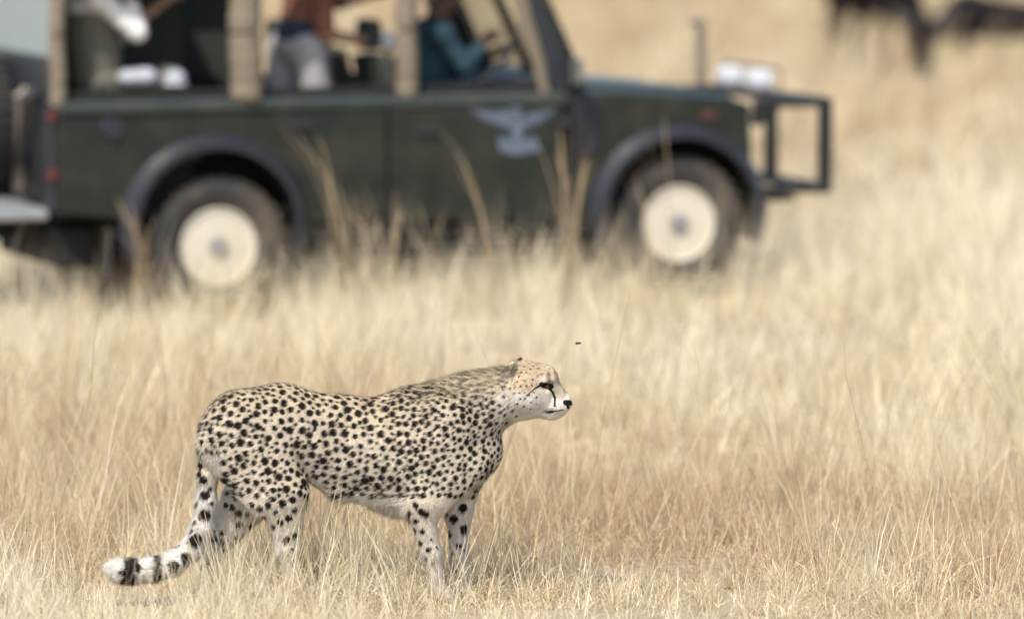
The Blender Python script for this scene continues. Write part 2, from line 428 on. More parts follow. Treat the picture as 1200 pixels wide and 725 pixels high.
# hood, front panel, bulkhead
def hood(bm):
    prism(bm, [(2.24, 1.15), (2.24, 1.262), (2.5, 1.258), (3.0, 1.212), (3.20, 1.178), (3.235, 1.14), (3.235, 1.10)], .26, 1.47, .02)
part('hood', M['rail'], hood, smooth=True)
parts('wing_top', M['rail'], [lambda bm, yy=yy: prism(bm, [(2.22, 1.12), (2.22, 1.216), (2.6, 1.208), (3.13, 1.168), (3.22, 1.13), (3.22, 1.08)], *yy, .012) for yy in ((YN+.052, .255), (1.475, YF-.052))], smooth=True)
part('front_panel', M['green'], lambda bm: box(bm, 3.20, 3.245, YN+.055, YF-.055, .62, 1.09, .01))
g_ = part('radiator_grille', M['black'], lambda bm: box(bm, 3.247, 3.262, .55, 1.18, .66, 1.05, .004))
parts('slat', M['black'], [lambda bm, z=z: box(bm, 3.263, 3.275, .57, 1.16, z, z+.018) for z in np.arange(.69, 1.03, .045)], g_)
for yy in (.34, 1.39):
    h_ = part('headlight', M['lens'], lambda bm: bmesh.ops.create_uvsphere(bm, u_segments=20, v_segments=10, radius=.085, matrix=Matrix.Translation((3.247, yy, .90)) @ Matrix.Diagonal((.45, 1, 1, 1))), smooth=True)
    part('rim', M['chrome'], lambda bm: tube(bm, [(3.25, yy+.088*math.cos(2*math.pi*k/24), .90+.088*math.sin(2*math.pi*k/24)) for k in range(25)], .008, 6), h_)
part('bulkhead', M['green'], lambda bm: box(bm, 2.11, 2.235, YN+.055, YF-.055, .55, 1.235, .015))
part('dashboard', M['black'], lambda bm: prism(bm, [(2.105, 1.0), (1.86, 1.03), (1.80, 1.22), (1.86, 1.30), (2.105, 1.30)], .12, 1.61, .02))
sw = part('steering_wheel', M['black'], lambda bm: None)
def wheel_ring(bm):
    c = Vector((1.72, .42, 1.33)); ax = Vector((-.62, 0, .78)).normalized(); u = Vector((0, 1, 0)); v = ax.cross(u)
    ring = [c+(u*math.cos(2*math.pi*k/28)+v*math.sin(2*math.pi*k/28))*.20 for k in range(29)]
    tube(bm, ring, .015, 8)
    for a in (0, 120, 240): tube(bm, [c, c+(u*math.cos(R(a+90))+v*math.sin(R(a+90)))*.2], .012, 6)
    tube(bm, [c+ax*.02, c-ax*.28], .022, 8)
bm = bmesh.new(); wheel_ring(bm); sw_me = sw.data; bm.to_mesh(sw_me); bm.free()
part('fuel_tank', M['dark'], lambda bm: box(bm, .56, 1.28, YN+.07, .41, .28, .47, .03))  # underbody boxes from here on, added to keep the shadowed gap dark
part('battery_box', M['dark'], lambda bm: box(bm, 1.34, 1.70, YN+.07, .41, .30, .47, .02))
part('gearbox', M['dark'], lambda bm: box(bm, 1.45, 2.30, .60, 1.10, .26, .47, .05))
part('side_step', M['dark'], lambda bm: tube(bm, [(1.08, .12, .40), (1.10, .0, .335), (2.10, .0, .335), (2.12, .12, .40)], .026, 8), smooth=True)
part('rear_tank', M['dark'], lambda bm: box(bm, -.90, -.66, .20, 1.50, .27, .50, .03))
part('far_tank', M['dark'], lambda bm: box(bm, .56, 1.9, 1.32, YF-.07, .26, .47, .03)).name = 'fuel_tank'
part('floor_pan', M['dark'], lambda bm: box(bm, -.92, 2.1, YN+.055, YF-.055, .56, .60))
parts('chassis_rail', M['dark'], [lambda bm, y=y: box(bm, -.95, 3.3, y, y+.09, .44, .555, .01) for y in (.42, 1.22)]+[lambda bm, x=x: box(bm, x, x+.1, .515, 1.215, .46, .54) for x in (-.5, .6, 1.5, 2.6)])
for k_, cx in ((0, 0), (1, 2.795)):
    part('axle', M['dark'], lambda bm: tube(bm, [(cx, y, WZ[k_]) for y in (.2, .78, .86, .95, 1.04, 1.12, 1.53)], [.05, .05, .11, .13, .11, .05, .05], 12), smooth=True)
# windscreen
def wframe(bm):
    a, b = Vector((2.20, 0, 1.25)), Vector((1.87, 0, 1.95)); n_ = Vector((.70, 0, .33)).normalized()*.03
    def ring(y0, y1, t0, t1): return [a.lerp(b, t)+Vector((0, y, 0)) for t, y in ((t0, y0), (t0, y1), (t1, y1), (t1, y0))]
    ym = (YN+YF)/2
    O = ring(YN+.015, YF-.015, -.03, 1.04); I1 = ring(YN+.085, ym-.015, .07, .94); I2 = ring(ym+.015, YF-.085, .07, .94)
    ps = O+I1+I2+[O[0].lerp(O[1], .5), O[3].lerp(O[2], .5)]
    F = [bm.verts.new(p+n_) for p in ps]; K = [bm.verts.new(p-n_) for p in ps]
    q = [(0, 12, 5, 4), (4, 7, 3, 0), (7, 6, 13, 3), (12, 1, 9, 8), (9, 1, 2, 10), (11, 10, 2, 13), (12, 8, 11, 13), (5, 12, 13, 6)]
    for f in q: bm.faces.new([F[i] for i in f]); bm.faces.new([K[i] for i in f][::-1])
    for lp in ((0, 12, 1, 2, 13, 3), (4, 5, 6, 7), (8, 9, 10, 11)):
        for i in range(len(lp)): a_, b_ = lp[i], lp[(i+1) % len(lp)]; bm.faces.new((F[a_], F[b_], K[b_], K[a_]))
wf = part('windscreen_frame', M['green'], wframe)
def wglass(bm):
    v = [bm.verts.new(p) for p in ((2.19, YN+.09, 1.285), (2.19, YF-.09, 1.285), (1.885, YF-.09, 1.915), (1.885, YN+.09, 1.915))]
    f = bm.faces.new(v); r = bmesh.ops.extrude_face_region(bm, geom=[f])
    for q in r['geom']:
        if isinstance(q, bmesh.types.BMVert): q.co += Vector((.0054, 0, .0025))
part('windscreen_pane', M['glass'], wglass, wf)
mr_ = part('wing_mirror', M['chrome'], lambda bm: box(bm, 2.10, 2.135, -.16, -.02, 1.27, 1.42, .012))
part('mirror_arm', M['black'], lambda bm: tube(bm, [(2.12, -.05, 1.30), (2.16, .05, 1.23)], .012, 8), mr_)
# roof with an open hatch
def roof(bm):
    o = [(-.98, YN), (1.90, YN), (1.90, YF), (-.98, YF)]; i = [(.10, .28), (1.20, .28), (1.20, 1.45), (.10, 1.45)]
    L = [[bm.verts.new((x, y, z)) for x, y in r] for z in (1.955, 2.01) for r in (o, i)]
    for k in range(4):
        j = (k+1) % 4
        bm.faces.new((L[0][k], L[0][j], L[1][j], L[1][k])); bm.faces.new((L[2][k], L[2][j], L[3][j], L[3][k]))
        bm.faces.new((L[0][k], L[0][j], L[2][j], L[2][k])); bm.faces.new((L[1][k], L[1][j], L[3][j], L[3][k]))
rf = part('roof', M['gcanvas'], roof)
parts('roof_rail', M['barpaint'], [lambda bm, y=y: tube(bm, [(-.96, y, 1.93), (1.86, y, 1.93)], .02, 8) for y in (YN+.03, YF-.03)], rf)
# far rear canvas and rear end
part('far_canvas_curtain', M['gcanvas'], lambda bm: box(bm, -.92, .74, YF-.035, YF-.025, 1.25, 1.93)).name = 'side_curtain'
part('rear_panel', M['black'], lambda bm: box(bm, -.955, -.915, YN+.06, YF-.06, .60, 1.46, .01))  # black instead of body green, standing in for shade on the rear end
part('rear_window', M['pvc'], lambda bm: box(bm, -.945, -.93, YN+.08, YF-.08, 1.465, 1.93))
rs_ = part('rear_step', M['steel'], lambda bm: box(bm, -1.26, -.96, .12, 1.60, .555, .615, .015))
parts('tread_bar', M['steel'], [lambda bm, y=y: box(bm, -1.25, -.97, y, y+.03, .616, .624) for y in np.arange(.2, 1.55, .12)], rs_)
th_ = part('tow_hitch', M['dark'], lambda bm: box(bm, -1.20, -.96, .78, .95, .40, .55, .02))
part('hitch_pin', M['dark'], lambda bm: tube(bm, [(-1.19, .86, .40), (-1.19, .86, .60)], .03, 10), th_)
part('exhaust_pipe', M['steel'], lambda bm: tube(bm, [(-.3, 1.35, .46), (-.9, 1.35, .45), (-1.02, 1.36, .40)], .03, 10), smooth=True)
# wheels
def tyre_bm(rad, wd):
    bm = bmesh.new(); h = wd/2
    lathe_y(bm, [(rad*.565, -h*.80), (rad*.66, -h*.98), (rad*.80, -h*1.03), (rad*.92, -h*.96), (rad*.965, -h*.80), (rad*.975, 0), (rad*.965, h*.80), (rad*.92, h*.96), (rad*.80, h*1.03), (rad*.66, h*.98), (rad*.565, h*.80)], 48)
    return bm
def tread_bm(rad, wd):
    bm = bmesh.new(); h = wd/2
    for k in range(30):
        a = 2*math.pi*k/30
        for s_, y0, y1 in ((0, -h*.98, -h*.15), (.5, h*.15, h*.98)):
            mt = Matrix.Rotation(-(a+s_*2*math.pi/30), 4, 'Y')
            r = bmesh.ops.create_cube(bm, size=1)
            for v in r['verts']: v.co = mt @ Vector((rad*.975+v.co.x*rad*.05, (y0+y1)/2+v.co.y*(y1-y0), v.co.z*rad*.12))
    return bm
def rim_bm(rad):
    bm = bmesh.new()
    lathe_y(bm, [(rad, -.100), (rad, -.112), (rad*.95, -.112), (rad*.92, -.085), (rad*.84, -.062), (rad*.55, -.075), (rad*.42, -.072), (rad*.30, -.055), (0, -.055)], 40)
    return bm
def make_wheel(cx, cy, cz, flip, rm, name='wheel', rotx=0, rub='rubber'):
    bm = tyre_bm(.395, .235); w_ = bm_obj(name, bm, M[rub], jeep, True); tag(bm_obj('tread', tread_bm(.395, .235), M[rub], w_), kind='stuff')
    w_.location = (cx, cy, cz); w_.rotation_euler = (0, 0, math.pi if flip else 0) if not rotx else (0, 0, rotx)
    bm = rim_bm(.223); rim = bm_obj('rim', bm, rm, w_, True)
    bm = bmesh.new(); lathe_y(bm, [(0, -.118), (.05, -.118), (.058, -.105), (.062, -.056)], 20); bm_obj('hub_cap', bm, M['steel'], w_, True)
    for k in range(5):
        a = 2*math.pi*k/5; bm = bmesh.new()
        tube(bm, [(.085*math.cos(a), -.075, .085*math.sin(a)), (.085*math.cos(a), -.05, .085*math.sin(a))], .012, 6)
        bm_obj('wheel_nut', bm, M['steel'], w_)
    return w_
make_wheel(0, .135, WZ[0], False, M['cream']); make_wheel(2.795, .135, WZ[1], False, M['cream'])
make_wheel(0, 1.60, WZ[0], True, M['cream']); make_wheel(2.795, 1.60, WZ[1], True, M['cream'])
sp = make_wheel(-1.09, 1.16, 1.03, False, M['steel'], 'spare_wheel', -math.pi/2, 'tyre_cover')
for y in (.60, .36): part('ladder_rail' if y > .5 else 'grab_rail', M['tyre_cover'] if y < .5 else M['post'], lambda bm: tube(bm, [(-.955, y, .66), (-1.01, y, .70), (-1.01, y, 1.22), (-.955, y, 1.26)], .028 if y > .5 else .05, 10), smooth=True)
# front guard
for z in (1.125, .62):
    part('guard_rail', M['barpaint'], lambda bm: tube(bm, [(3.72, .04, z), (3.72, 1.66, z)], .035, 10))
    for y in (.04, 1.66): part('guard_rail', M['barpaint'], lambda bm: tube(bm, [(3.27, y, z), (3.72, y, z)], .026, 10))
for y in (.04, .86, 1.66): part('guard_post', M['barpaint'], lambda bm: box(bm, 3.682, 3.758, y-.036, y+.036, .60, 1.15, .012))
part('guard_bracket', M['barpaint'], lambda bm: prism(bm, [(3.262, 1.10), (3.262, 1.00), (3.30, .99), (3.44, 1.09)], .045, .075))
parts('guard_mount', M['barpaint'], [lambda bm, y=y: box(bm, 3.30, 3.70, y, y+.06, .52, .60, .01) for y in (.43, 1.23)])
for y in (1.0, 1.46):
    s_ = part('spot_light', M['white'], lambda bm: box(bm, 3.635, 3.765, y-.10, y+.10, 1.148, 1.270, .035), smooth=True, label='white spot light on top of the front guard')
    part('light_bracket', M['barpaint'], lambda bm: box(bm, 3.69, 3.72, y-.02, y+.02, 1.12, 1.15), s_)
part('light_hoop', M['barpaint'], lambda bm: tube(bm, [(3.74, .76, 1.15), (3.74, .76, 1.285), (3.74, 1.62, 1.285), (3.74, 1.62, 1.15)], .009, 6))
mp_ = part('marker_post', M['post'], lambda bm: tube(bm, [(3.60, 1.69, 1.10), (3.60, 1.69, 1.53)], [.034, .03], 10))
part('post_cap', M['post'], lambda bm: box(bm, 3.52, 3.63, 1.67, 1.71, 1.515, 1.555, .012), mp_)
# seats
def seat(x, y0, y1, z0, zt, head=True):
    s_ = part('seat', M['seat'], lambda bm: box(bm, x-.48, x+.0, y0, y1, z0-.16, z0, .035), smooth=True)
    part('backrest', M['seat'], lambda bm: prism(bm, [(x-.50, z0-.05), (x-.60, zt), (x-.50, zt+.02), (x-.39, z0)], y0, y1, .03), s_, True)
    if head: part('headrest', M['seat'], lambda bm: box(bm, x-.62, x-.53, (y0+y1)/2-.14, (y0+y1)/2+.14, zt+.04, zt+.22, .035), s_, True)
    part('seat_base', M['dark'], lambda bm: box(bm, x-.44, x-.06, y0+.04, y1-.04, .601, z0-.165), s_)
seat(1.60, .14, .70, .98, 1.42); seat(1.60, 1.03, 1.58, .98, 1.42)
seat(.30, .92, 1.58, 1.06, 1.78, False); seat(1.22, .75, 1.15, 1.02, 1.40); seat(-.30, .95, 1.58, 1.06, 1.55)
seat(-.05, .14, .60, 1.02, 1.30, False)
part('seat_divider', M['seat'], lambda bm: box(bm, -.50, .02, .78, .84, .61, 1.78, .02))

# ================================================================== PEOPLE IN THE VEHICLE
SK1 = mat('fair_skin', (.52, .33, .25), .55, var=.06, scale=15); SK2 = mat('dark_skin', (.10, .05, .03), .5, var=.1, scale=15)
SK3 = mat('tanned_skin', (.38, .21, .14), .5, var=.08, scale=15)
HAIR = mat('dark_hair', (.03, .022, .018), .7, var=.3, scale=60, bump=.5); HAIR2 = mat('light_brown_hair', (.2, .12, .06), .7, var=.3, scale=60, bump=.5)
EYE = mat('eye_surface', (.03, .02, .015), .15)
def lerp(a, b, t): return np.array(a)*(1-t)+np.array(b)*t
def hand(B, wr, dirv, up, s=1.0):
    """palm, four bent fingers and a thumb from the side of the palm"""
    d = np.array(dirv, float); d /= np.linalg.norm(d); u = np.array(up, float); u -= d*(u@d); u /= np.linalg.norm(u); sd_ = np.cross(d, u)
    wr = np.array(wr)
    B.cone(wr, wr+d*.08*s, .027*s, .030*s, .01); B.cone(wr+sd_*.02*s, wr+d*.085*s+sd_*.028*s, .017*s, .016*s, .012); B.cone(wr-sd_*.02*s, wr+d*.085*s-sd_*.028*s, .017*s, .016*s, .012)
    for k, (o, L) in enumerate(((-.030, .062), (-.010, .074), (.010, .078), (.029, .070))):
        a = wr+d*.09*s+sd_*o*s; b = a+d*L*.5*s-u*.012*s; c = b+d*L*.28*s-u*.036*s
        B.chain([a, b, c], [.0095*s, .0085*s, .007*s], .004)
    a = wr+d*.03*s+sd_*.03*s; B.chain([a, a+d*.03*s+sd_*.025*s-u*.01*s, a+d*.06*s+sd_*.025*s-u*.03*s], [.012*s, .0105*s, .008*s], .006)
def person(name, label, J, mats, group='people riding in the safari vehicle'):
    """J: joints in vehicle coordinates. mats: skin, top, legs, hair"""
    root = empty(name, OV+HV*J['pelvis'][0]+NV*J['pelvis'][1]+Vector((0, 0, J['ground'])), TH, label=label, cat='person', group=group)
    off = np.array([J['pelvis'][0], J['pelvis'][1], J['ground']])
    g = {k: np.array(v, float)-off for k, v in J.items() if k != 'ground'}
    sk, top, legs, hair = mats
    B = Body()
    pel, che, nk, hd = g['pelvis'], g['chest'], g['neck'], g['head']
    B.cone(pel, lerp(pel, che, .55), .13, .115, .05); B.cone(lerp(pel, che, .5), che, .12, .145, .05)
    B.cone(g['sh_l'], g['sh_r'], .07, .07, .05); B.cone(che, nk, .10, .062, .05); B.cone(nk, hd, .058, .06, .03)
    f = g['face']/np.linalg.norm(g['face'])
    up = np.array([0, 0, 1.]); sd_ = np.cross(f, up)
    B.ell(hd+up*.05-f*.005, (.095, .085, .115), .02); B.ell(hd+f*.045-up*.015, (.055, .058, .085), .03)
    B.cone(hd+f*.088+up*.035, hd+f*.112+up*.002, .011, .017, .01)
    for s_ in (-1, 1): B.ell(hd+sd_*s_*.083+up*.02, (.022, .014, .032), .008)
    B.cone(hd+f*.09-sd_*.02-up*.04, hd+f*.09+sd_*.02-up*.04, .010, .010, .008)
    for s_ in 'lr':
        B.chain([g['sh_'+s_], g['el_'+s_], g['wr_'+s_]], [.052, .040, .028], .02)
        d = g['wr_'+s_]-g['el_'+s_]; hand(B, g['wr_'+s_], d, g.get('up_'+s_, np.array([0, 0, 1.])))
        B.chain([g['hip_'+s_], g['kn_'+s_], g['an_'+s_]], [.088, .062, .042], .03)
        B.cone(g['an_'+s_]-up*.03, g['an_'+s_]-up*.04+g['toe']*.16, .042, .035, .02)
    V, Q = B.mesh(.009); body = link('body', mesh_np('body', V, Q), sk, root)
    T = Body()
    T.cone(lerp(pel, che, .05), lerp(pel, che, .55), .14, .127, .05); T.cone(lerp(pel, che, .5), che, .132, .157, .05)
    T.cone(g['sh_l'], g['sh_r'], .082, .082, .05); T.cone(che, lerp(che, nk, .7), .112, .074, .04)
    sl_ = J.get('sleeve', .9)
    for s_ in 'lr':
        if sl_ <= .5: T.cone(g['sh_'+s_], lerp(g['sh_'+s_], g['el_'+s_], sl_*2), .068, .062, .02)
        else: T.chain([g['sh_'+s_], g['el_'+s_], lerp(g['el_'+s_], g['wr_'+s_], sl_)], [.066, .056, .044], .02)
    V, Q = T.mesh(.010); nn = vert_normals(V, Q)
    V = V+nn*((fbm(V[:, 0]*14+V[:, 1]*9, V[:, 2]*11, 5)-.5)*.022)[:, None]     # cloth folds
    link('shirt', mesh_np('shirt', V, Q), top, root)
    Lg = Body(); Lg.cone(pel, lerp(pel, che, .12), .147, .142, .05)
    for s_ in 'lr': Lg.chain([g['hip_'+s_], g['kn_'+s_], lerp(g['kn_'+s_], g['an_'+s_], .93)], [.108, .08, .062], .03)
    V, Q = Lg.mesh(.010); nn = vert_normals(V, Q); V = V+nn*((fbm(V[:, 0]*12+V[:, 1]*8, V[:, 2]*8, 9)-.5)*.02)[:, None]
    link('trousers', mesh_np('trousers', V, Q), legs, root)
    Hr = Body(); Hr.ell(hd+up*.065-f*.02, (.103, .095, .112), .02); Hr.ell(hd-f*.06-up*.02, (.05, .07, .07), .03)
    V, Q = Hr.mesh(.009); V = V+vert_normals(V, Q)*((fbm(V[:, 0]*60, V[:, 2]*60+V[:, 1]*40, 2)-.5)*.012)[:, None]
    keep = ~((V[Q].mean(1)-hd) @ f > .055) | ((V[Q].mean(1)-hd)[:, 2] > .10)
    link('hair', mesh_np('hair', V, Q[keep]), hair, root)
    for s_ in (-1, 1):
        bm = bmesh.new(); bmesh.ops.create_uvsphere(bm, u_segments=10, v_segments=8, radius=.012); o = bm_obj('eye', bm, EYE, root, True); o.location = Vector(hd+f*.083+sd_*s_*.032+up*.035)
    for s_ in 'lr':
        shoe = Body(); shoe.cone(g['an_'+s_]-up*.035, g['an_'+s_]-up*.045+g['toe']*.17, .052, .045, .02)
        V, Q = shoe.mesh(.012); link('shoe', mesh_np('shoe', V, Q), M['black'], root)
    return root
def pq(u, v, lat): x, z = qv(u, v, lat); return (x, lat, z)
shirt_w = mat('white_shirt_cotton', (.72, .71, .70), .85, var=.05, scale=30); khaki = mat('khaki_cotton', (.115, .11, .085), .9, var=.12, scale=30)
grey_tr = mat('pale_grey_cotton', (.36, .345, .345), .9, var=.08, scale=20); rust = mat('rust_brown_wool', (.20, .085, .055), .95, var=.15, scale=60, bump=.3)
teal = mat('teal_cotton', (.011, .040, .058), .85, var=.12, scale=30); navy = mat('navy_cloth', (.025, .035, .06), .9)
# rear passenger: khaki waistcoat over a white shirt, elbow raised towards the front
p1 = {'ground': .62, 'pelvis': pq(112, 96, .42), 'sleeve': .55, 'toe': (1, 0, 0), 'face': (1, -.35, 0)}
px_, _, pz_ = p1['pelvis']
p1.update(chest=(px_-.02, .42, pz_+.42), neck=(px_+.0, .42, pz_+.58), head=(px_+.05, .41, pz_+.70),
          sh_r=(px_-.03, .25, pz_+.49), sh_l=(px_-.03, .60, pz_+.49), el_r=pq(161, 38, .20), wr_r=pq(150, -14, .26), el_l=(px_+.22, .66, pz_+.26), wr_l=(px_+.40, .52, pz_+.42),
          hip_r=(px_, .34, pz_-.03), hip_l=(px_, .50, pz_-.03), kn_r=(px_+.42, .32, pz_+.0), kn_l=(px_+.42, .55, pz_+.0), an_r=(px_+.40, .32, .70), an_l=(px_+.44, .55, .70))
P1 = person('person', 'person in white shirt and khaki waistcoat seated in the rear opening of the vehicle', p1, (SK1, shirt_w, khaki, HAIR2))
wc = Body(); o0 = np.array([p1['pelvis'][0], p1['pelvis'][1], .62]); a_ = np.array(p1['pelvis'])-o0; b_ = np.array(p1['chest'])-o0
wc.cone(a_+[0, 0, .03], lerp(a_, b_, .55), .155, .143, .05); wc.cone(lerp(a_, b_, .5), lerp(a_, b_, .85), .147, .165, .05)
V, Q = wc.mesh(.011); link('waistcoat', mesh_np('waistcoat', V, Q), khaki, P1)
# middle passenger stands in the hatch, forearm along the seat back
x0 = qv(352, 45, .50)[0]
p2 = {'ground': .62, 'pelvis': (x0, .50, 1.50), 'sleeve': .45, 'toe': (1, -.1, 0), 'face': (1, -.2, -.1), 'chest': (x0+.06, .50, 1.86), 'neck': (x0+.13, .50, 2.06), 'head': (x0+.2, .50, 2.19),
      'sh_r': (x0+.07, .33, 1.95), 'sh_l': (x0+.07, .69, 1.95), 'el_r': pq(381, 40, .30), 'wr_r': pq(432, 49, .36), 'el_l': (x0+.32, .75, 1.72), 'wr_l': (x0+.55, .68, 1.78),
      'hip_r': (x0+.02, .41, 1.47), 'hip_l': (x0-.06, .60, 1.47), 'kn_r': (x0+.07, .38, 1.08), 'kn_l': (x0-.08, .62, 1.08), 'an_r': (x0+.05, .38, .70), 'an_l': (x0-.12, .62, .70)}
P2 = person('person', 'person in rust brown top and pale trousers standing in the middle opening', p2, (SK3, rust, grey_tr, HAIR))
bt = Body(); a_ = np.array([0, 0, 1.50-.62]); bt.cone(a_+[.01, 0, .045], a_+[.018, 0, .085], .153, .152, .01)
V, Q = bt.mesh(.010); link('belt', mesh_np('belt', V, Q), navy, P2)
# driver
x0, z0 = qv(497, 100, .42)
p3 = {'ground': .62, 'pelvis': (x0, .42, 1.06), 'sleeve': .78, 'toe': (1, 0, 0), 'face': (1, 0, -.05), 'chest': (x0+.04, .42, 1.47), 'neck': (x0+.09, .42, 1.66), 'head': (x0+.15, .42, 1.78),
      'sh_r': (x0+.05, .245, 1.55), 'sh_l': (x0+.05, .60, 1.55), 'el_r': pq(545, 78, .20), 'wr_r': pq(566, 52, .27), 'el_l': (x0+.30, .68, 1.33), 'wr_l': (x0+.48, .55, 1.42),
      'hip_r': (x0+.03, .33, 1.03), 'hip_l': (x0+.03, .51, 1.03), 'kn_r': (x0+.48, .30, 1.06), 'kn_l': (x0+.48, .54, 1.06), 'an_r': (x0+.62, .30, .72), 'an_l': (x0+.62, .54, .72)}
person('person', 'driver in teal shirt leaning over the steering wheel', p3, (SK2, teal, khaki, HAIR))

# things carried in the vehicle
def blob_thing(name, label, cat, loc, prims, m, h=.008, wob=.01, group=None):
    B = Body()
    for q in prims: B.ell(*q)
    V, Q = B.mesh(h); V = V+vert_normals(V, Q)*((fbm(V[:, 0]*22, V[:, 2]*22+V[:, 1]*15, 4)-.5)*wob)[:, None]
    o = link(name, mesh_np(name, V, Q), m); o.location = loc; o.rotation_euler = (0, 0, TH); return tag(o, label, cat, group)
def vpos(u, v, lat, dz=0): x, z = qv(u, v, lat); return OV+HV*x+NV*lat+Vector((0, 0, z+dz))
cloth_bl = mat('pale_blue_white_cloth', (.36, .385, .43), .8, var=.08, scale=12)
blob_thing('cloth_bag', 'pale folded cloth bag lying on the rear seat beside the passenger', 'bag', vpos(162, 92, .2), [((0, 0, 0), (.105, .09, .05), .03), ((.05, 0, .01), (.06, .08, .045), .03), ((-.06, 0, .0), (.06, .08, .045), .03)], cloth_bl)
blob_thing('sun_hat', 'small white rounded hat resting on the rear seat', 'hat', vpos(205, 93, .2), [((0, 0, .0), (.06, .06, .052), .02), ((0, 0, -.03), (.075, .075, .012), .01)], cloth_bl, .006)
# camera held by the standing passenger
cm = empty('camera_lens', vpos(449, 49, .34), TH, label='pale telephoto lens held out by the standing passenger', cat='camera')
part('barrel', M['white'], lambda bm: tube(bm, [(-.05, 0, 0), (.0, 0, 0), (.03, 0, .0), (.055, 0, 0)], [.045, .05, .055, .055], 18), cm, True)
part('camera_body', M['black'], lambda bm: box(bm, -.11, -.051, -.06, .06, -.045, .05, .012), cm)

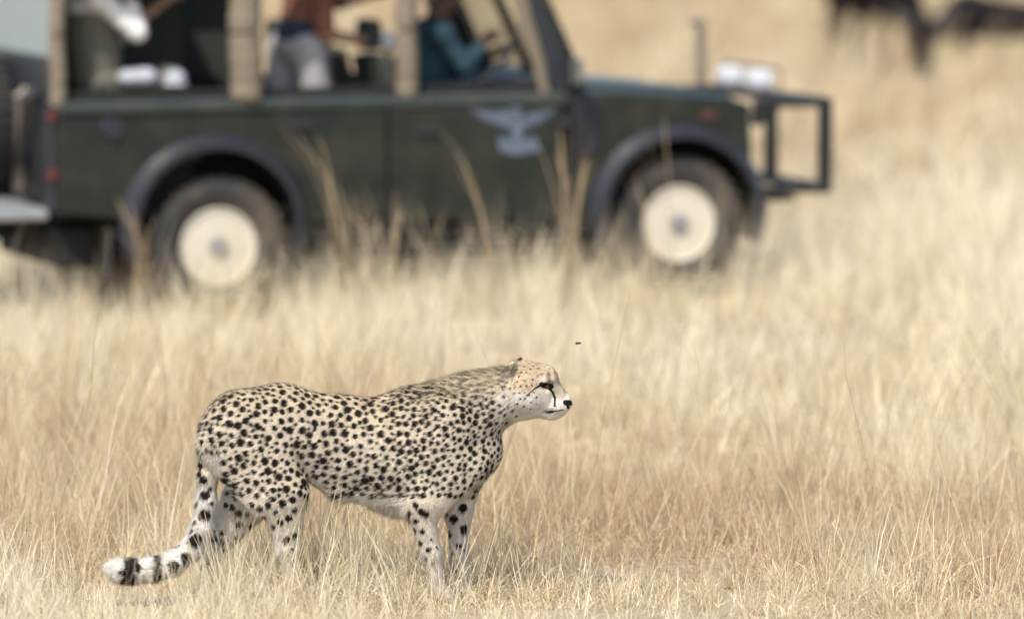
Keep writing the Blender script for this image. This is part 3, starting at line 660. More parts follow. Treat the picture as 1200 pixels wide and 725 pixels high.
# ================================================================== CHEETAH
S_C, CX, GY, YAW = 313.0, 400.0, 703.0, R(6)
sa, ca, sp_, cp_ = math.sin(YAW), math.cos(YAW), math.sin(R(8.55)), math.cos(R(8.55))
def m3(px, py, lat=0.0):
    """photo pixel + lateral offset (m, + = far side) -> cheetah coordinates"""
    lx = ((px-CX)/S_C+lat*sa)/ca
    lz = ((GY-py)/S_C-(lx*sa+lat*ca)*sp_)/cp_
    return np.array([lx, lat, lz])
def to_px(V):
    return CX+S_C*(V[:, 0]*ca-V[:, 1]*sa), GY-S_C*(V[:, 2]*cp_+(V[:, 0]*sa+V[:, 1]*ca)*sp_)
def cheetah():
    P = on_ground(CX, GY)
    root = empty('cheetah', P, YAW, label='spotted cheetah standing in the dry grass with its head raised to the right', cat='cheetah')
    u = 1/S_C; B = Body()
    def rc(a, b, ra, rb, k=12, ys=1.0): B.cone(m3(*a), m3(*b), ra*u, rb*u, k*u, ys)
    # trunk
    rc((284, 504), (330, 503), 46, 49, 20, 1.35)
    rc((330, 504), (400, 515), 49, 48, 18, 1.5)
    rc((400, 521), (478, 530), 52, 68, 18, 1.72)
    rc((478, 530), (526, 524), 68, 54, 18, 1.6)
    rc((492, 490), (556, 474), 36, 36, 20, 1.5)
    rc((532, 490), (594, 462), 44, 31, 16, 1.2)
    rc((530, 545), (562, 530), 38, 26, 16, 1.3)
    rc((408, 566), (462, 577), 15, 18, 12, 1.3)
    rc((352, 535), (400, 570), 14, 16, 14, 1.2)
    # near hind leg
    rc((292, 505, -.055), (334, 575, -.088), 44, 29, 16, 1.7); rc((262, 520, -.05), (312, 585, -.085), 30, 22, 14, 1.5)
    rc((335, 582, -.088), (341, 642, -.09), 26, 12.5, 10, 1.35); rc((332, 590, -.088), (331, 646, -.09), 14, 7, 10, 1.2)
    rc((339, 645, -.09), (345, 694, -.09), 11.5, 10, 8, 1.1)
    # far hind leg, set back
    rc((296, 515, .05), (296, 580, .085), 42, 26, 16, 1.6); rc((294, 590, .085), (252, 643, .088), 22, 11.5, 10, 1.3); rc((276, 585, .085), (246, 642, .088), 18, 7, 10, 1.2)
    rc((249, 645, .088), (240, 694, .088), 11, 9.5, 8, 1.1)
    # near foreleg
    rc((522, 500, -.07), (498, 585, -.088), 34, 23, 18, 1.7); rc((548, 545, -.07), (505, 588, -.085), 22, 18, 16, 1.6)
    rc((492, 590, -.088), (506, 648, -.09), 16.5, 10.5, 10, 1.15); rc((506, 648, -.09), (514, 692, -.09), 10.5, 9, 8)
    # far foreleg
    rc((545, 555, .065), (537, 598, .085), 24, 15, 14, 1.4); rc((537, 598, .085), (538, 652, .088), 14.5, 10, 10, 1.1); rc((538, 652, .088), (541, 692, .088), 10, 9, 8)
    # paws with toes
    for (px, lat) in ((350, -.09), (245, .088), (519, -.09), (546, .088)):
        rc((px-4, 696, lat), (px+6, 698, lat), 10, 9, 6)
        for t in (-.028, -.010, .010, .028): rc((px+4, 697, lat+t), (px+13-abs(t)*150, 700, lat+t), 5, 4.5, 3)
    # tail
    tail = [(250, 505, 0), (246, 530, -.01), (245, 560, -.02), (244, 590, -.03), (238, 620, -.04), (225, 645, -.05), (205, 661, -.06), (182, 668, -.07), (160, 670, -.08), (145, 669, -.085), (138, 667, -.085)]
    tr = [15, 12, 11.5, 11.5, 12, 12.5, 12.5, 12.5, 13, 12.5, 10]
    for i in range(len(tail)-1): rc(tail[i], tail[i+1], tr[i], tr[i+1], 8)
    # head
    E = lambda px, py, lat, r, k=8: B.ell(m3(px, py, lat), np.array(r)*u, k*u)
    E(616, 448, 0, (27, 24, 25)); E(637, 444, 0, (17, 18, 17))
    rc((641, 452), (661, 467), 13, 7.5, 8, 1.0)
    E(654, 475, 0, (15, 12, 11)); E(650, 484, 0, (11, 8, 7), 6); E(663, 474, 0, (6.5, 6, 5), 4)
    rc((604, 464), (640, 477), 25, 13, 10, .98)
    rc((584, 465), (612, 470), 29, 19, 14, 1.05)
    for s_ in (-1, 1):
        E(640, 446, s_*.042, (9, 5, 5), 6)                                     # brow
        E(628, 466, s_*.040, (15, 8, 13), 8)                                   # cheek
        E(656, 477, s_*.020, (9, 7, 7), 5)                                     # whisker pad
        B.ell(m3(642, 454, s_*.058), np.array((5.5, 4.5, 4.5))*u, 4*u, None, True)   # eye socket
        c = m3(599 if s_ < 0 else 611, 434 if s_ < 0 else 428, s_*.058)        # small round ears, laid back
        rot = Matrix.Rotation(R(24), 3, 'Y') @ Matrix.Rotation(R(30*s_), 3, 'Z')
        B.ell(c, np.array((4.5, 9.5, 11))*u, 4*u, rot); B.ell(c+np.array([5*u, s_*3*u, 1*u]), np.array((4, 6, 7.5))*u, 2.5*u, rot, True)
    V, Q = B.mesh(.0037)
    N = vert_normals(V, Q)
    px, py = to_px(V)
    lat = V[:, 1]
    # gentle anatomy: shoulder blade, ribs, thigh line
    rip = (fbm(V[:, 0]*9, V[:, 2]*7, 3)-.5)*.012*sstep(640, 560, py)*sstep(590, 560, px)
    side = sstep(.1, .7, np.abs(N[:, 1]))
    def groove(pts_, wd, dp):
        d = np.full(len(V), 99.)
        for a, b in zip(pts_, pts_[1:]):
            a = np.array(a, float); b = np.array(b, float); q = b-a; t = np.clip(((px-a[0])*q[0]+(py-a[1])*q[1])/(q@q), 0, 1)
            d = np.minimum(d, np.hypot(px-a[0]-t*q[0], py-a[1]-t*q[1]))
        return dp*np.exp(-(d/wd)**2)*side
    nearside = (N[:, 1] < 0)
    g_ = groove([(338, 478), (350, 515), (358, 552)], 7, -.010)+groove([(368, 490), (380, 540)], 9, .004)+groove([(262, 488), (282, 530), (302, 575)], 7, -.005)
    g_ += groove([(462, 490), (468, 540), (476, 582)], 8, -.007)+groove([(512, 462), (524, 500), (538, 540)], 8, .006)+groove([(494, 470), (500, 520), (492, 560)], 7, -.004)
    g_ += groove([(556, 480), (560, 520), (548, 560)], 7, -.006)+groove([(575, 440), (566, 480)], 7, -.004)
    for k in range(7): g_ += groove([(392+k*11, 498), (398+k*11, 540), (390+k*11, 572)], 2.8, .0022)
    g_ += groove([(322, 575), (340, 572), (352, 580)], 6, .004)+groove([(330, 610), (336, 640)], 3.5, -.0035)*nearside+groove([(493, 600), (505, 645)], 3, -.003)*nearside
    V = V+N*(rip+g_*(px > 240))[:, None]
    N = vert_normals(V, Q)
    # ---- coat colour (the animal's own pattern, with some shade painted in)
    tan = np.array((.54, .44, .30)); flank = np.array((.69, .615, .495)); white = np.array((.70, .675, .63))
    up = sstep(-.15, .85, N[:, 2]); w_b = sstep(.05, -.75, N[:, 2])
    col = flank[None]*(1-up[:, None])+tan[None]*up[:, None]
    nz = fbm(V[:, 0]*16+lat*11, V[:, 2]*16, 8)
    col = col*(1+(nz[:, None]-.5)*.22)
    trunk = sstep(225, 245, px)*sstep(640, 600, py)
    w = np.maximum.reduce([w_b*.9, sstep(560, 605, py)*.55*sstep(380, 420, px)*sstep(480, 450, px), sstep(585, 660, py)*.75,
        ((lat > .03) & (N[:, 1] < .1)).astype(float)*sstep(560, 580, py)*.8,              # inner faces of the far legs
        sstep(14, 5, np.hypot(px-257, py-546)), sstep(548, 580, py)*sstep(268, 250, px),
        sstep(470, 482, py)*sstep(596, 606, px), sstep(14, 8, np.hypot((px-653)*.9, (py-480)*1.3))*sstep(466, 474, py)*.85, sstep(575, 592, px)*sstep(455, 468, py)*.75,
        sstep(565, 590, px)*sstep(490, 520, py)*.6, sstep(7, 3, np.hypot((px-638)*.7, py-447))*.5*(px > 600), sstep(9, 4, np.hypot((px-636)*.7, py-460))*.4*(px > 600)])
    w = np.clip(w, 0, 1)
    col = col*(1-w[:, None])+white[None]*w[:, None]
    face = sstep(26, 14, np.hypot(px-624, (py-446)*1.1)); warm = np.array((.46, .335, .205)); col = col*(1-.6*face[:, None]*(1-w[:, None]))+warm*.6*face[:, None]*(1-w[:, None])
    dors = sstep(470, 500, px)*sstep(590, 550, px)*sstep(478, 445, py)*.22; col = col*(1-dors[:, None])+np.array((.30, .22, .14))*dors[:, None]
    def tone(cx_, cy_, rx, ry, c3, wgt):
        nonlocal col
        m_ = (sstep(1.25, .55, np.hypot((px-cx_)/rx, (py-cy_)/ry))*wgt)[:, None]; col = col*(1-m_)+np.array(c3)*m_
    tone(646, 482, 11, 4, (.20, .18, .17), .75); tone(657, 440, 9, 13, (.36, .275, .175), .8); tone(657, 462, 8, 8, (.42, .34, .24), .7); tone(662, 455, 3, 8, (.24, .20, .15), .6); tone(637, 464, 7, 6, (.42, .38, .33), .5)  # forehead tones include shade of the far brow, painted into the coat
    tone(655, 479, 9, 9, (.56, .51, .44), .5); tone(612, 481, 15, 7, (.38, .36, .34), .6); tone(630, 474, 9, 8, (.42, .39, .36), .6); tone(598, 470, 9, 9, (.62, .57, .48), .5); tone(596, 492, 5, 10, (.28, .26, .24), .45)  # grey shading of cheek and throat edge painted in
    tone(572, 572, 22, 6, (.26, .24, .22), .6); tone(425, 590, 60, 9, (.66, .64, .61), .6); tone(355, 540, 8, 22, (.36, .30, .23), .5)  # chest fold shadow and flank crease painted dark; belly white is coat
    tone(643, 442, 3.2, 8, (.13, .10, .075), .75); tone(646, 449, 4, 4, (.10, .08, .06), .7)
    # ---- spots
    isleg = (py > 582)
    head = sstep(588, 600, px)*(py < 500)
    sp = np.full(len(V), 10.3); rr = np.full(len(V), 4.35)
    sh = sstep(440, 500, px); sp = sp-2.0*sh; rr = rr-.8*sh
    th = sstep(540, 575, py)*(px < 370); rr = rr+.4*th
    nk = sstep(555, 580, px)*sstep(500, 480, py); sp = sp-1.0*nk; rr = rr-.6*nk
    top = sstep(.55, .9, N[:, 2])*(px < 600); sp = sp-1.2*top; rr = rr-.35*top
    sp = np.where(head > .5, 6.0, sp); rr = np.where(head > .5, 1.35, rr)
    sp *= u; rr *= u
    ok = np.ones(len(V), bool)
    ok &= ~((px < 262) & (py > 535)) & ~(px < 236)
    ok &= ~(isleg & (N[:, 1] < .15)) & ~(py > 672)
    ok &= ~((py > 590) & (px > 385) & (px < 470)) & ~((w_b > .85) & (py > 560))
    ok &= ~((px > 630) & (py > 440)) & ~((px > 598) & (px < 650) & (py > 476)) & ~((px > 580) & (px < 606) & (py > 455) & (py < 480))
    ok &= ~(np.hypot(px-257, py-546) < 10) & ~((px < 300) & (py > 548) & (lat > .0))
    cell = {}; cs = .042; pts = []; prad = []
    order = rng.permutation(np.flatnonzero(ok))
    def near(p, d):
        c0 = np.floor(p/cs).astype(int)
        for i in (-1, 0, 1):
            for j in (-1, 0, 1):
                for k in (-1, 0, 1):
                    for q, s_ in cell.get((c0[0]+i, c0[1]+j, c0[2]+k), ()):
                        if (q[0]-p[0])**2+(q[1]-p[1])**2+(q[2]-p[2])**2 < (d*s_)**2: return True
        return False
    def put(p, r, s_=1.0):
        c0 = tuple(np.floor(p/cs).astype(int)); cell.setdefault(c0, []).append((p, s_)); pts.append(p); prad.append(r)
    # spots read off the photograph: legs and tail
    leg_n = [(480,600,4),(488,592,4),(495,600,5),(500,602,5),(476,610,2.5),(488,610,4),(486,620,4),(496,622,4),(493,635,4),(503,643,4),(506,632,2),(512,641,2),(500,653,2.5),(509,660,2.5),
             (324,575,4),(339,574,5),(349,569,3.5),(324,585,4),(334,590,5),(346,586,5),(317,592,4),(326,600,3),(348,597,4),(341,607,5),(331,612,4.5),(323,616,4),(318,627,3.5),(347,626,4),(338,633,5),(344,644,3),(346,657,3),(308,596,4.5),(298,592,4),(312,606,3.5)]
    leg_f = [(543,594,6),(532,606,6),(526,625,5.2),(543,617,5),(543,621,4.5),(537,638,4),(530,648,2.6),(538,657,4.2),(529,665,3),(544,644,2),(524,602,3),(535,668,2.5),
             (278,583,4),(265,591,3.5),(273,594,4),(280,601,4.8),(281,614,4.8),(294,615,4.8),(278,628,3.8),(285,630,3.8),(252,630,4.8),(260,635,4.8),(263,643,3.8),(262,651,3),(261,623,3.8),(243,660,3),(250,665,3),(249,679,3),(274,642,3),(283,571,3.5),(268,577,3),(290,602,3),(256,655,2.5)]
    tl = [(209,663,6.5),(209,668,5),(222,652,7),(223,657,6),(231,633,8),(234,630,7),(243,603,7.5),(243,580,6.5),(241,562,5.5),(237,545,5.5),(233,631,3),(231,612,3.2),(233,590,3.2),(251,590,3),(251,620,3.5),(249,572,3),(236,555,4.5),(235,528,4),(212,640,3),(228,622,3),(240,519,3.5),(246,528,3),(252,530,3),(260,531,3),(268,530,3)]
    fc_ = [(609,462,1.3),(616,468,1.5),(622,472,1.3),(607,474,1.6),(614,477,1.5),(622,480,1.3),(602,482,2),(606,488,2),(596,478,2.2),(593,487,2.6),(594,496,3),(629,474,1.2),(655,474,.8),(652,477,.8),(657,477.5,.8),(660,475.5,.7),(603,462,1.6),(598,456,1.6),(592,466,2.2),(586,476,2.6),(600,447,1.3)]
    for lst, sel in ((fc_, (px > 582) & (py < 502)), (leg_n, (lat < -.02)), (leg_f, (lat > .02)), (tl, (px < 275))):
        ids = np.flatnonzero(sel & (N[:, 1] < -.1))
        for (a, b, r) in lst:
            i = ids[np.argmin((px[ids]-a)**2+(py[ids]-b)**2)]; put(V[i], r*u, 1.0)
    for i in order:
        if not near(V[i], sp[i]*(.93+.14*rng.random())): put(V[i], rr[i]*(.78+.44*rng.random()))
    nbig = len(pts)
    for i in order[::3]:
        if head[i] < .5 and not near(V[i], sp[i]*.70): put(V[i], rr[i]*(.42+.25*rng.random()), .9)
    kd = KDTree(len(pts))
    for i, p in enumerate(pts): kd.insert(Vector(p), i)
    kd.balance()
    spot = np.full(len(V), 9.0)
    wob = fbm(V[:, 0]*90+lat*50, V[:, 2]*90+lat*31, 6)
    for i in range(len(V)):
        spot[i] = min(d/prad[j] for _, j, d in kd.find_n(V[i], 4))
    spot = spot*(.83+.34*wob)
    # ---- black marks: tear line, eye rim, mouth, nose, ear backs, tail bands
    def seg(a, b, wd):
        a = np.array(a, float); b = np.array(b, float); d = b-a; t = np.clip(((px-a[0])*d[0]+(py-a[1])*d[1])/(d@d), 0, 1)
        return np.hypot(px-a[0]-t*d[0], py-a[1]-t*d[1])/wd
    hd = (px > 592) & (py < 500)
    mk = np.full(len(V), 9.0)
    for a, b, wd in (((643, 455), (648, 460), 1.7), ((648, 460), (650.5, 467), 1.6), ((650.5, 467), (650, 476), 1.35), ((635, 451.5), (646, 453.5), 3.4), ((634, 452), (627, 456), 1.0), ((627, 456), (617, 465), .85),
                     ((640, 483), (648, 482.5), 1.5), ((648, 482.5), (660, 480.5), .75), ((663, 472), (668, 472), 3.6), ((665, 475), (666, 477.5), 1.9)):
        mk = np.minimum(mk, np.where(hd, seg(a, b, wd), 9))
    mk = np.minimum(mk, np.where(hd & (px < 603) & (py < 442), np.hypot(px-594.5, py-432.5)/4.2, 9))
    mk = np.minimum(mk, np.where(hd & (px > 606) & (px < 616) & (py < 424), np.hypot(px-610, py-420)/3, 9))
    tx = px+(py-668)*.10
    mk = np.minimum(mk, np.where((py > 640) & (px < 204), np.abs(tx-190)/5+(fbm(V[:, 0]*70, V[:, 2]*70, 4)-.5)*.6, 9))
    mk = np.minimum(mk, np.where((py > 640) & (px < 182), np.abs(tx-160)/13.5+(fbm(V[:, 0]*60, V[:, 2]*60, 3)-.35)*1.5, 9))
    spot = np.minimum(spot, mk)
    me = mesh_np('body', V, Q)
    set_col(me, 'coat', np.clip(col, 0, 1))
    a = me.attributes.new('spot', 'FLOAT', 'POINT'); a.data.foreach_set('value', spot.astype(np.float32))
    m = bpy.data.materials.new('cheetah_coat'); m.use_nodes = True; t = m.node_tree; b = t.nodes['Principled BSDF']
    A = t.nodes.new('ShaderNodeAttribute'); A.attribute_name = 'coat'; A2 = t.nodes.new('ShaderNodeAttribute'); A2.attribute_name = 'spot'
    mr = t.nodes.new('ShaderNodeMapRange'); mr.interpolation_type = 'SMOOTHSTEP'; mr.inputs[1].default_value = .72; mr.inputs[2].default_value = 1.12; mr.inputs[3].default_value = 1; mr.inputs[4].default_value = 0
    t.links.new(A2.outputs['Fac'], mr.inputs[0])
    mx = t.nodes.new('ShaderNodeMix'); mx.data_type = 'RGBA'; t.links.new(mr.outputs[0], mx.inputs[0]); t.links.new(A.outputs['Color'], mx.inputs[6]); mx.inputs[7].default_value = (.013, .010, .009, 1)
    t.links.new(mx.outputs[2], b.inputs['Base Color']); b.inputs['Roughness'].default_value = .8; b.inputs['Specular IOR Level'].default_value = .15
    body = link('body', me, m, root)
    # ---- short fur
    tri = np.concatenate([Q[:, [0, 1, 2]], Q[:, [0, 2, 3]]])
    ar = np.linalg.norm(np.cross(V[tri[:, 1]]-V[tri[:, 0]], V[tri[:, 2]]-V[tri[:, 0]]), axis=1)
    nf = 230000; ti = rng.choice(len(tri), nf, p=ar/ar.sum()); b1 = rng.random(nf); b2 = rng.random(nf); fl = b1+b2 > 1; b1[fl] = 1-b1[fl]; b2[fl] = 1-b2[fl]; b0 = 1-b1-b2
    bc = np.stack([b0, b1, b2], 1); tv = tri[ti]
    ip = lambda X: (X[tv]*(bc[:, :, None] if X.ndim == 2 else bc)).sum(1)
    p, n_, c_, s_ = ip(V), ip(N), ip(col), ip(spot); n_ /= np.linalg.norm(n_, axis=1, keepdims=True)
    fx, fy = to_px(p)
    flow = np.stack([-np.ones(nf), np.zeros(nf), np.full(nf, -.35)], 1)
    lowleg = fy > 590; flow[lowleg] = (-.2, 0, -1); tl_ = (fx < 262) & (fy > 520); flow[tl_] = (-.25, 0, -1); t2 = (fx < 215) & (fy > 640); flow[t2] = (-1, 0, .1)
    flow += rng.normal(0, .17, (nf, 3)); flow -= n_*(flow*n_).sum(1, keepdims=True); flow /= np.linalg.norm(flow, axis=1, keepdims=True)
    L = np.full(nf, .0125)
    L += .008*sstep(455, 500, fx)*sstep(600, 585, fx)*sstep(485, 455, fy)+.024*sstep(572, 592, fy)*(fx > 360)*(fx < 480)+.004*t2+.002*tl_
    L += .004*sstep(515, 560, fx)*sstep(606, 592, fx)*sstep(462, 440, fy)
    L = np.where(fx > 606, .0085, L); L = np.where((fx > 570) & (fx <= 606) & (fy > 460), .014, L); L *= .6+.8*rng.random(nf)
    hf = fx > 640; L = np.where(hf, L*.6, L); top_ = (fx > 592) & (fy < 440); L = np.where(top_, L*1.5, L)
    lift = np.where(t2, .45, .34)+.25*rng.random(nf)
    tip = p+flow*L[:, None]+n_*(L*lift)[:, None]
    wd = np.cross(flow, n_)*(np.where(fx > 606, .0007, .00085))[:, None]
    FV = np.stack([p-wd-n_*.001, p+wd-n_*.001, tip], 1).reshape(-1, 3); FQ = np.arange(nf*3).reshape(-1, 3)
    nape = sstep(505, 545, fx)*sstep(612, 598, fx)*sstep(474, 452, fy)
    c_ = c_*(1-.3*nape[:, None])+np.array((.62, .50, .34))*.3*nape[:, None]; dk = (sstep(1.12, .85, s_)*(1-.30*nape))[:, None]; fc = (c_*(.64+.66*rng.random((nf, 1)))*(.86+.28*fbm(p[:, 0]*55+p[:, 1]*40, p[:, 2]*75, 12)[:, None]))*(1-dk)+np.array((.015, .011, .009))*dk
    fm = mesh_np('fur', FV, FQ); set_col(fm, 'tint', np.repeat(np.clip(fc, 0, 1), 3, 0))
    nn = np.repeat(n_+rng.normal(0, .30, (nf, 3)), 3, 0); nn /= np.linalg.norm(nn, axis=1, keepdims=True)
    fm.normals_split_custom_set_from_vertices(nn.tolist())
    tag(link('fur', fm, attr_mat('fur_hairs', 'tint', .8, 0.0, .15), root), kind='stuff')
    # ---- eyes, whiskers
    amber = mat('amber_eye', (.07, .032, .008), .06); pup = mat('pupil_black', (.004, .004, .004), .05); wm = mat('white_whisker', (.85, .84, .8), .5)
    for sgn in (-1, 1):
        ids = np.flatnonzero((px > 632) & (px < 652) & (lat*sgn > .012))
        if sgn < 0: i = ids[np.argmin((px[ids]-641.5)**2+(py[ids]-453.5)**2)]; ref = V[i]
        e0 = np.array([ref[0], sgn*abs(ref[1]), ref[2]]); nn_ = np.array([.55, sgn*.8, .1]); nn_ /= np.linalg.norm(nn_)
        bm = bmesh.new(); bmesh.ops.create_uvsphere(bm, u_segments=18, v_segments=12, radius=.012); o = bm_obj('eye', bm, amber, root, True); o.location = Vector(e0-nn_*.004)
        bm = bmesh.new(); bmesh.ops.create_uvsphere(bm, u_segments=12, v_segments=8, radius=.005); q = bm_obj('pupil', bm, pup, o, True); q.location = Vector(nn_*.0085)
    bm = bmesh.new()
    for sgn in (-1, 1):
        for k in range(4):
            a = m3(655-k % 3*2.5, 474+k*2.2, sgn*.03); d = np.array([-.9+.12*k, sgn*.55, .05-.10*k]); d /= np.linalg.norm(d)
            tube(bm, [a, a+d*.04, a+d*.08-np.array([0, 0, .010])], [.00045, .00035, .0002], 4)
    tag(bm_obj('whiskers', bm, wm, root), kind='stuff')
cheetah()
# fly hovering behind the cheetah's head
fl = CAMP+ray(678, 402)*19.6
fly = empty('fly', fl, .5, label='tiny dark fly hovering in the air just above the cheetah\'s nose', cat='insect')
flm = mat('fly_black', (.02, .02, .02), .4); flw = mat('fly_wing', (.25, .24, .22), .3)
B = Body(); B.ell((0, 0, 0), (.006, .004, .004), .002); B.ell((-.008, 0, 0), (.007, .0042, .0042), .002); B.ell((.008, 0, .0), (.0035, .004, .0035), .0015)
V, Q = B.mesh(.0012); link('fly_body', mesh_np('fly_body', V, Q), flm, fly)
for s_ in (-1, 1):
    bm = bmesh.new(); bmesh.ops.create_uvsphere(bm, u_segments=10, v_segments=6, radius=1, matrix=Matrix.Translation((-.007, s_*.009, .005)) @ Matrix.Rotation(s_*.6, 4, 'Z') @ Matrix.Diagonal((.004, .009, .0005, 1)))
    bm_obj('wing', bm, flw, fly, True)

# ================================================================== WILDEBEEST
beard = mat('dark_mane_hair', (.016, .014, .013), .85, var=.3, scale=50); horn = mat('grey_horn', (.10, .09, .08), .5)
HIDE = attr_mat('wildebeest_hide', 'hide', .95, 0, .1)
def wildebeest(label, loc, rz, size, graze):
    root = empty('wildebeest', loc, rz, label=label, cat='wildebeest', group='wildebeest grazing on the far plain')
    B = Body(); k = .06; q = size
    c = lambda a, b, ra, rb, kk=k, ys=1.0: B.cone(np.array(a)*q, np.array(b)*q, ra*q, rb*q, kk*q, ys)
    c((-.58, 0, .98), (0, 0, .96), .24, .27, k, 1.3); c((0, 0, .98), (.50, 0, 1.02), .28, .31, k, 1.4); c((.40, 0, 1.22), (.58, 0, 1.18), .14, .14, k, 1.4)
    if graze: nk, hb, hm = (.98, 0, .72), (1.05, 0, .58), (1.12, 0, .16)
    else: nk, hb, hm = (1.02, 0, 1.10), (1.14, 0, 1.12), (1.42, 0, .78)
    c((.60, 0, 1.05), nk, .22, .13, k, 1.5); c(hb, hm, .15, .10, .05, 1.05); c(hm, np.array(hm)+[0.01, 0, -.02], .08, .075, .03)
    for s_ in (-1, 1):
        c((.52, s_*.13, .85), (.53, s_*.13, .48), .11, .055, .05); c((.53, s_*.13, .48), (.54, s_*.13, .06), .045, .036, .02); c((.54, s_*.13, .06), (.57, s_*.13, .03), .042, .04, .02)
        c((-.58, s_*.12, .88), (-.50, s_*.13, .62), .17, .085, .05); c((-.50, s_*.13, .62), (-.66, s_*.13, .42), .075, .045, .03); c((-.66, s_*.13, .42), (-.62, s_*.13, .06), .045, .035, .02); c((-.62, s_*.13, .06), (-.59, s_*.13, .03), .042, .04, .02)
        e0 = np.array(hb)+[-.02, s_*.09, .05]; c(e0, e0+np.array([-.04, s_*.15, -.02]), .035, .015, .02)
    V, Q = B.mesh(.02*q); me = mesh_np('body', V, Q)
    leg = sstep(.72, .52, V[:, 2]/q)*sstep(.86, .74, V[:, 0]/q); hn = fbm(V[:, 0]*9, V[:, 2]*9+V[:, 1]*5, 4)[:, None]
    set_col(me, 'hide', (np.array((.013, .011, .012))*(1-leg[:, None])+np.array((.21, .155, .095))*leg[:, None])*(.75+.5*hn)); link('body', me, HIDE, root)
    for s_ in (-1, 1):
        bm = bmesh.new()
        h0 = np.array(hb)+[.03, s_*.05, .08]; tube(bm, [np.array(x)*q for x in (h0, h0+[.0, s_*.16, -.04], h0+[.02, s_*.27, .06], h0+[.0, s_*.24, .2])], [.045*q, .04*q, .028*q, .008*q], 8)
        bm_obj('horn', bm, horn, root, True)
    # mane, beard and tail as hair tufts
    hv = []
    def tuft(a, b, n, L, dirv, sp):
        a, b = np.array(a)*q, np.array(b)*q
        for i in range(n):
            p = a+(b-a)*rng.random()+rng.normal(0, sp*q, 3); d = np.array(dirv, float)+rng.normal(0, .25, 3); d /= np.linalg.norm(d); l = L*q*(.6+.6*rng.random())
            s2 = np.cross(d, rng.normal(0, 1, 3)); s2 /= np.linalg.norm(s2); s2 *= .006*q
            hv.extend([p-s2, p+s2, p+d*l])
    tuft((.45, 0, 1.34), nk if not graze else (.9, 0, .9), 260, .16, (-.2, 0, .3 if not graze else -.1), .02)
    tuft(np.array(nk)+[-.1, 0, -.12], np.array(hb)+[.08, 0, -.14], 300, .22, (0, 0, -1), .03)
    tuft((-.84, 0, 1.0), (-.84, 0, .95), 60, .3, (-.3, 0, -1), .02); tuft((-.90, 0, .72), (-.9, 0, .5), 240, .25, (0, 0, -1), .03)
    V = np.array(hv); tag(link('mane', mesh_np('mane', V, np.arange(len(V)).reshape(-1, 3)), beard, root), kind='stuff')
g1 = on_ground(1079, 101); wildebeest('dark wildebeest grazing with its head down, the one nearer the vehicle', g1+Vector((-.42, 1.06, 0)), R(-68), 1.04, True)
g2 = on_ground(1165, 72); wildebeest('dark wildebeest cut by the right edge of the picture, facing left', g2+Vector((.12, .3, -.36)), R(172), .84, True)

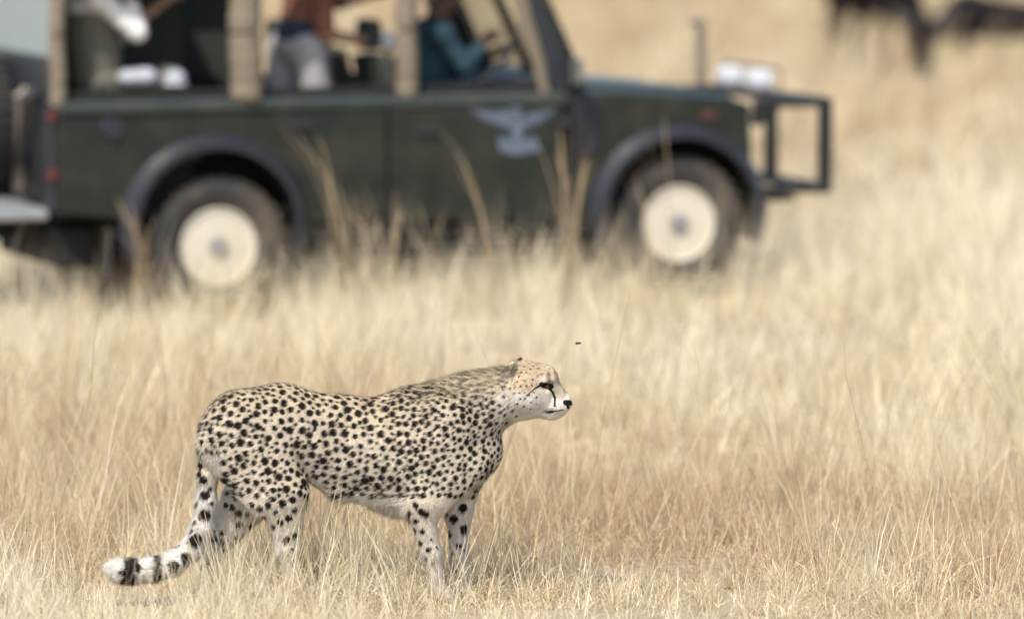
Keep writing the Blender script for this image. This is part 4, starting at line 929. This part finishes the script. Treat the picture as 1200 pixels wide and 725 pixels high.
# ================================================================== GRASS
def grass(name, N, y0, y1, seg, hgt, wid, margin, seed, dens_pow=1.0, curl=1.0, stems=.2, clump=.16, tangle=1.25, label='', rect=None):
    g = np.random.default_rng(seed)
    # depth distribution uniform over the ground area of the view wedge plus a margin
    yy = np.sqrt(g.random(N*2)*(y1**2-y0**2)+y0**2); hw = yy*.0985+margin; xx = (g.random(N*2)*2-1)*hw
    if rect: xx = rect[0]+(rect[1]-rect[0])*g.random(N*2); yy = rect[2]+(rect[3]-rect[2])*g.random(N*2)
    # tussocks: pull blades to jittered cell centres
    cxi = np.floor(xx/clump); cyi = np.floor(yy/clump)
    hsh = lambda a, b, s: np.modf(np.abs(np.sin(a*127.1+b*311.7+s*74.7)*43758.5453))[0]
    ccx = (cxi+.5+.8*(hsh(cxi, cyi, 1)-.5))*clump; ccy = (cyi+.5+.8*(hsh(cxi, cyi, 2)-.5))*clump
    pull = g.random(N*2)**.6*.75*(hsh(cxi, cyi, 3) > .25)
    ox, oy = xx-ccx, yy-ccy
    xx = xx-ox*pull; yy = yy-oy*pull
    patch = fbm(xx*.9, yy*.5, 21); keep = g.random(N*2) < (.35+.9*sstep(.25, .6, patch))
    keep &= ~((np.abs(xx+1.05) < .0))
    xx, yy, ox, oy, patch = (a[keep][:N] for a in (xx, yy, ox, oy, patch)); n = len(xx)
    cxi = np.floor(xx/clump); cyi = np.floor(yy/clump)
    tall = fbm(xx*1.3+9, yy*.8, 33); stem = g.random(n) < stems
    h = hgt*(.35+.95*g.random(n))*(.5+.95*sstep(.3, .68, tall))*(.6+.7*hsh(cxi, cyi, 9))*np.where((yy > 25.5) & (yy < 29.2) & (xx < 2.2), .6, 1); h = np.where(stem, h*1.25+.05*g.random(n), h)
    # trodden shorter right at the animal
    d = np.sqrt(((xx+.55)/1.0)**2+((yy-19.75)/.55)**2); h *= 1-.0*sstep(1.15, .6, d)
    d2 = np.sqrt(((xx+1.46)/.32)**2+((yy-19.3)/.75)**2); h *= 1-.62*sstep(1.25, .75, d2)
    d3 = np.sqrt(((xx+.62)/.62)**2+((yy-19.55)/.28)**2); h *= 1+.35*sstep(1.2, .7, d3)
    z0 = terrain(xx, yy)-.01
    ang = np.arctan2(oy, ox)+g.normal(0, .9, n)+(hsh(cxi, cyi, 12)-.5)*1.5
    lean = np.where(stem, .12+.30*g.random(n), .2+tangle*g.random(n)**1.1); bend = np.where(stem, .3*g.random(n), curl*(.2+1.5*g.random(n)))
    wdt = wid*(.55+.8*g.random(n))*np.where(stem, .8, 1.0)
    fa = g.random(n)*2*math.pi
    # colour of the dry blades: straw, bleached and rusty ones, varying in drifts over the plain
    straw = np.array((.69, .565, .36)); pale = np.array((.81, .73, .55)); rusty = np.array((.50, .375, .225)); grey = np.array((.46, .39, .29))
    cpatch = fbm(xx*.55+3, yy*.28, 55); tuftc = hsh(cxi, cyi, 7)
    bleach = sstep(25.5, 28.5, yy)*sstep(40, 34, yy)*.75+sstep(20.6, 19.2, yy)*.30
    far_ = sstep(36, 50, yy)
    r = np.clip(g.random(n)+(cpatch-.5)*2.0+(tuftc-.5)*.9-bleach*.75+far_*.28, 0, 1)
    col = pale*(1-sstep(0, .40, r))[:, None]+straw*(sstep(0, .40, r)*(1-sstep(.55, .95, r)))[:, None]+rusty*sstep(.55, .95, r)[:, None]
    col = np.where((g.random(n) < .05)[:, None], grey, col)*(.85+.3*g.random((n, 1)))
    T = np.linspace(0, 1, seg+1); a = ang.copy(); dirx, diry = np.cos(ang), np.sin(ang)
    P = np.zeros((n, seg+1, 3)); P[:, 0] = np.stack([xx, yy, z0], 1); th = lean.copy(); wob = g.normal(0, .5, (n, seg))
    for k in range(seg):
        st = h/seg; th_ = np.minimum(th, 2.2)
        aa = ang+wob[:, k]*np.where(stem, .4, 1.3)
        P[:, k+1] = P[:, k]+np.stack([np.sin(th_)*np.cos(aa)*st, np.sin(th_)*np.sin(aa)*st, np.cos(th_)*st], 1)
        th = np.abs(th+bend/seg*(1+k*.5)+g.normal(0, .16, n)*~stem)
    wv = np.stack([np.cos(fa), np.sin(fa), np.zeros(n)], 1)*wdt[:, None]*.5
    Vv = np.empty((n, 2*seg+1, 3), np.float32)
    for k in range(seg):
        tw = 1-.55*T[k]**1.5; Vv[:, 2*k] = P[:, k]-wv*tw; Vv[:, 2*k+1] = P[:, k]+wv*tw
    Vv[:, 2*seg] = P[:, seg]
    nv = 2*seg+1; tris = []
    for k in range(seg-1): tris += [(2*k, 2*k+1, 2*k+3), (2*k, 2*k+3, 2*k+2)]
    tris.append((2*seg-2, 2*seg-1, 2*seg))
    Fq = (np.arange(n)[:, None, None]*nv+np.array(tris)[None]).reshape(-1, 3)
    me = mesh_np(name, Vv.reshape(-1, 3), Fq, True); set_col(me, 'tint', np.repeat(np.clip(col, 0, 1), nv, 0))
    o = link(name, me, GRASS); tag(o, label, 'grass', kind='stuff'); return o
GRASS = attr_mat('dry_grass_blade', 'tint', .6, .28, .3)
grass('dry_grass', 200000, 18.0, 24.5, 4, .175, .0036, .7, 11, stems=.13, tangle=1.9, curl=1.6, label='fine tangled dry straw grass around the cheetah')
grass('dry_grass', 120000, 24.0, 36.0, 3, .30, .0065, 1.2, 12, stems=.25, clump=.28, label='pale dry grass standing between the cheetah and the vehicle')
grass('dry_grass', 110000, 35.5, 100.0, 2, .42, .018, 2.5, 13, stems=.15, clump=.6, label='dry grass of the plain behind the vehicle')
grass('dry_grass', 2600, 19.6, 29.0, 5, .42, .0042, .8, 14, stems=.9, clump=.5, curl=.6, label='scattered taller bleached stalks above the dry grass')

grass('dry_grass', 9000, 19, 20, 4, .165, .0036, 0, 15, stems=.12, tangle=1.3, curl=1.3, clump=.11, rect=(-1.32, .75, 19.42, 20.05), label='dry grass tangled round the feet of the cheetah')

grass('dry_grass', 6000, 19, 20, 4, .10, .0036, 0, 16, stems=.05, tangle=1.6, curl=1.5, clump=.11, rect=(-1.9, -1.15, 19.1, 20.1), label='short dry grass under the tail of the cheetah')

# tall tussocks standing close in front of the vehicle
STALK = attr_mat('tall_stalk', 'tint', .6, .2, .3)
def tall_tuft(label, paths, width, n, seed, spread):
    g = np.random.default_rng(seed); VV = []; FF = []; CC = []; nb = 0
    base = None
    for path in paths:
        pts = [CAMP+ray(u, v)*(DST/ray(u, v).y) for u, v in path]
        if base is None: base = Vector(pts[0]); base.z = float(terrain(np.array([base.x]), np.array([base.y]))[0])
        pp = np.array([p-base for p in pts]); pp[0, 2] = -.02
        for i in range(n):
            j0 = g.normal(0, spread, 3)*[1, 1.5, 0]; j1 = g.normal(0, spread*1.6, 3); sc = .72+.34*g.random()
            tt = np.linspace(0, sc, 8)*(len(pp)-1); idx = np.minimum(tt.astype(int), len(pp)-2); f = (tt-idx)[:, None]
            cur = pp[idx]*(1-f)+pp[idx+1]*f; s_ = np.linspace(0, 1, 8)[:, None]; cur = cur+j0*(1-s_)+j1*s_*s_
            fa = g.random()*3.14; wv = np.array([math.cos(fa), math.sin(fa), 0])*width*.48*(.6+.7*g.random())
            wk = np.array([.6, .7, .7, .7, .8, 1.1, 1.2, .2])[:, None] if i % 2 else np.array([1, 1, .95, .9, .8, .65, .45, .1])[:, None]
            V2 = np.concatenate([cur-wv*wk, cur+wv*wk]); VV.append(V2)
            FF += [(nb+k, nb+k+1, nb+9+k, nb+8+k) for k in range(7)]; nb += 16
            c = np.array((.66, .53, .34))*(1-.35*g.random())*(1+.1*g.random()); c = c*np.array((.80, .77, .76)); CC.append(np.tile(np.clip(c, 0, 1), (16, 1)))
    me = mesh_np('tall_grass_tuft', np.concatenate(VV), np.array(FF)); set_col(me, 'tint', np.concatenate(CC))
    o = link('tall_grass_tuft', me, STALK); o.location = base; return tag(o, label, 'grass tuft', 'tall grass tufts in front of the vehicle')
DST = 29.2
tall_tuft('tall bent grass stalk leaning left in front of the front door', [[(578, 345), (572, 290), (562, 235), (545, 190), (522, 152)]], .010, 8, 1, .018)
tall_tuft('broad feathery grass tuft in front of the gap between front door and front wheel', [[(664, 330), (665, 270), (660, 200), (650, 140)], [(668, 330), (676, 260), (684, 200), (690, 170)]], .010, 9, 2, .035)
tall_tuft('tall grass tuft standing just ahead of the rear wheel', [[(400, 330), (392, 260), (376, 190), (345, 140)], [(405, 330), (408, 270), (412, 215)]], .008, 6, 3, .035)
tall_tuft('short bristly grass tuft in front of the rear door', [[(436, 330), (434, 270), (430, 225)], [(455, 330), (462, 280), (470, 245)]], .008, 7, 4, .05)
tall_tuft('thin grass tuft crossing the front wheel arch', [[(770, 330), (757, 255), (735, 195)], [(800, 320), (780, 220), (745, 115)]], .007, 4, 5, .03)
tall_tuft('low grass tuft beside the rear wheel under the fuel cap', [[(185, 340), (165, 285), (140, 240)], [(160, 345), (168, 300), (180, 262)]], .008, 6, 6, .05)
tall_tuft('low wispy grass tuft in front of the middle sill', [[(520, 335), (510, 280), (505, 235)], [(615, 335), (612, 290), (600, 250)]], .008, 6, 7, .06)
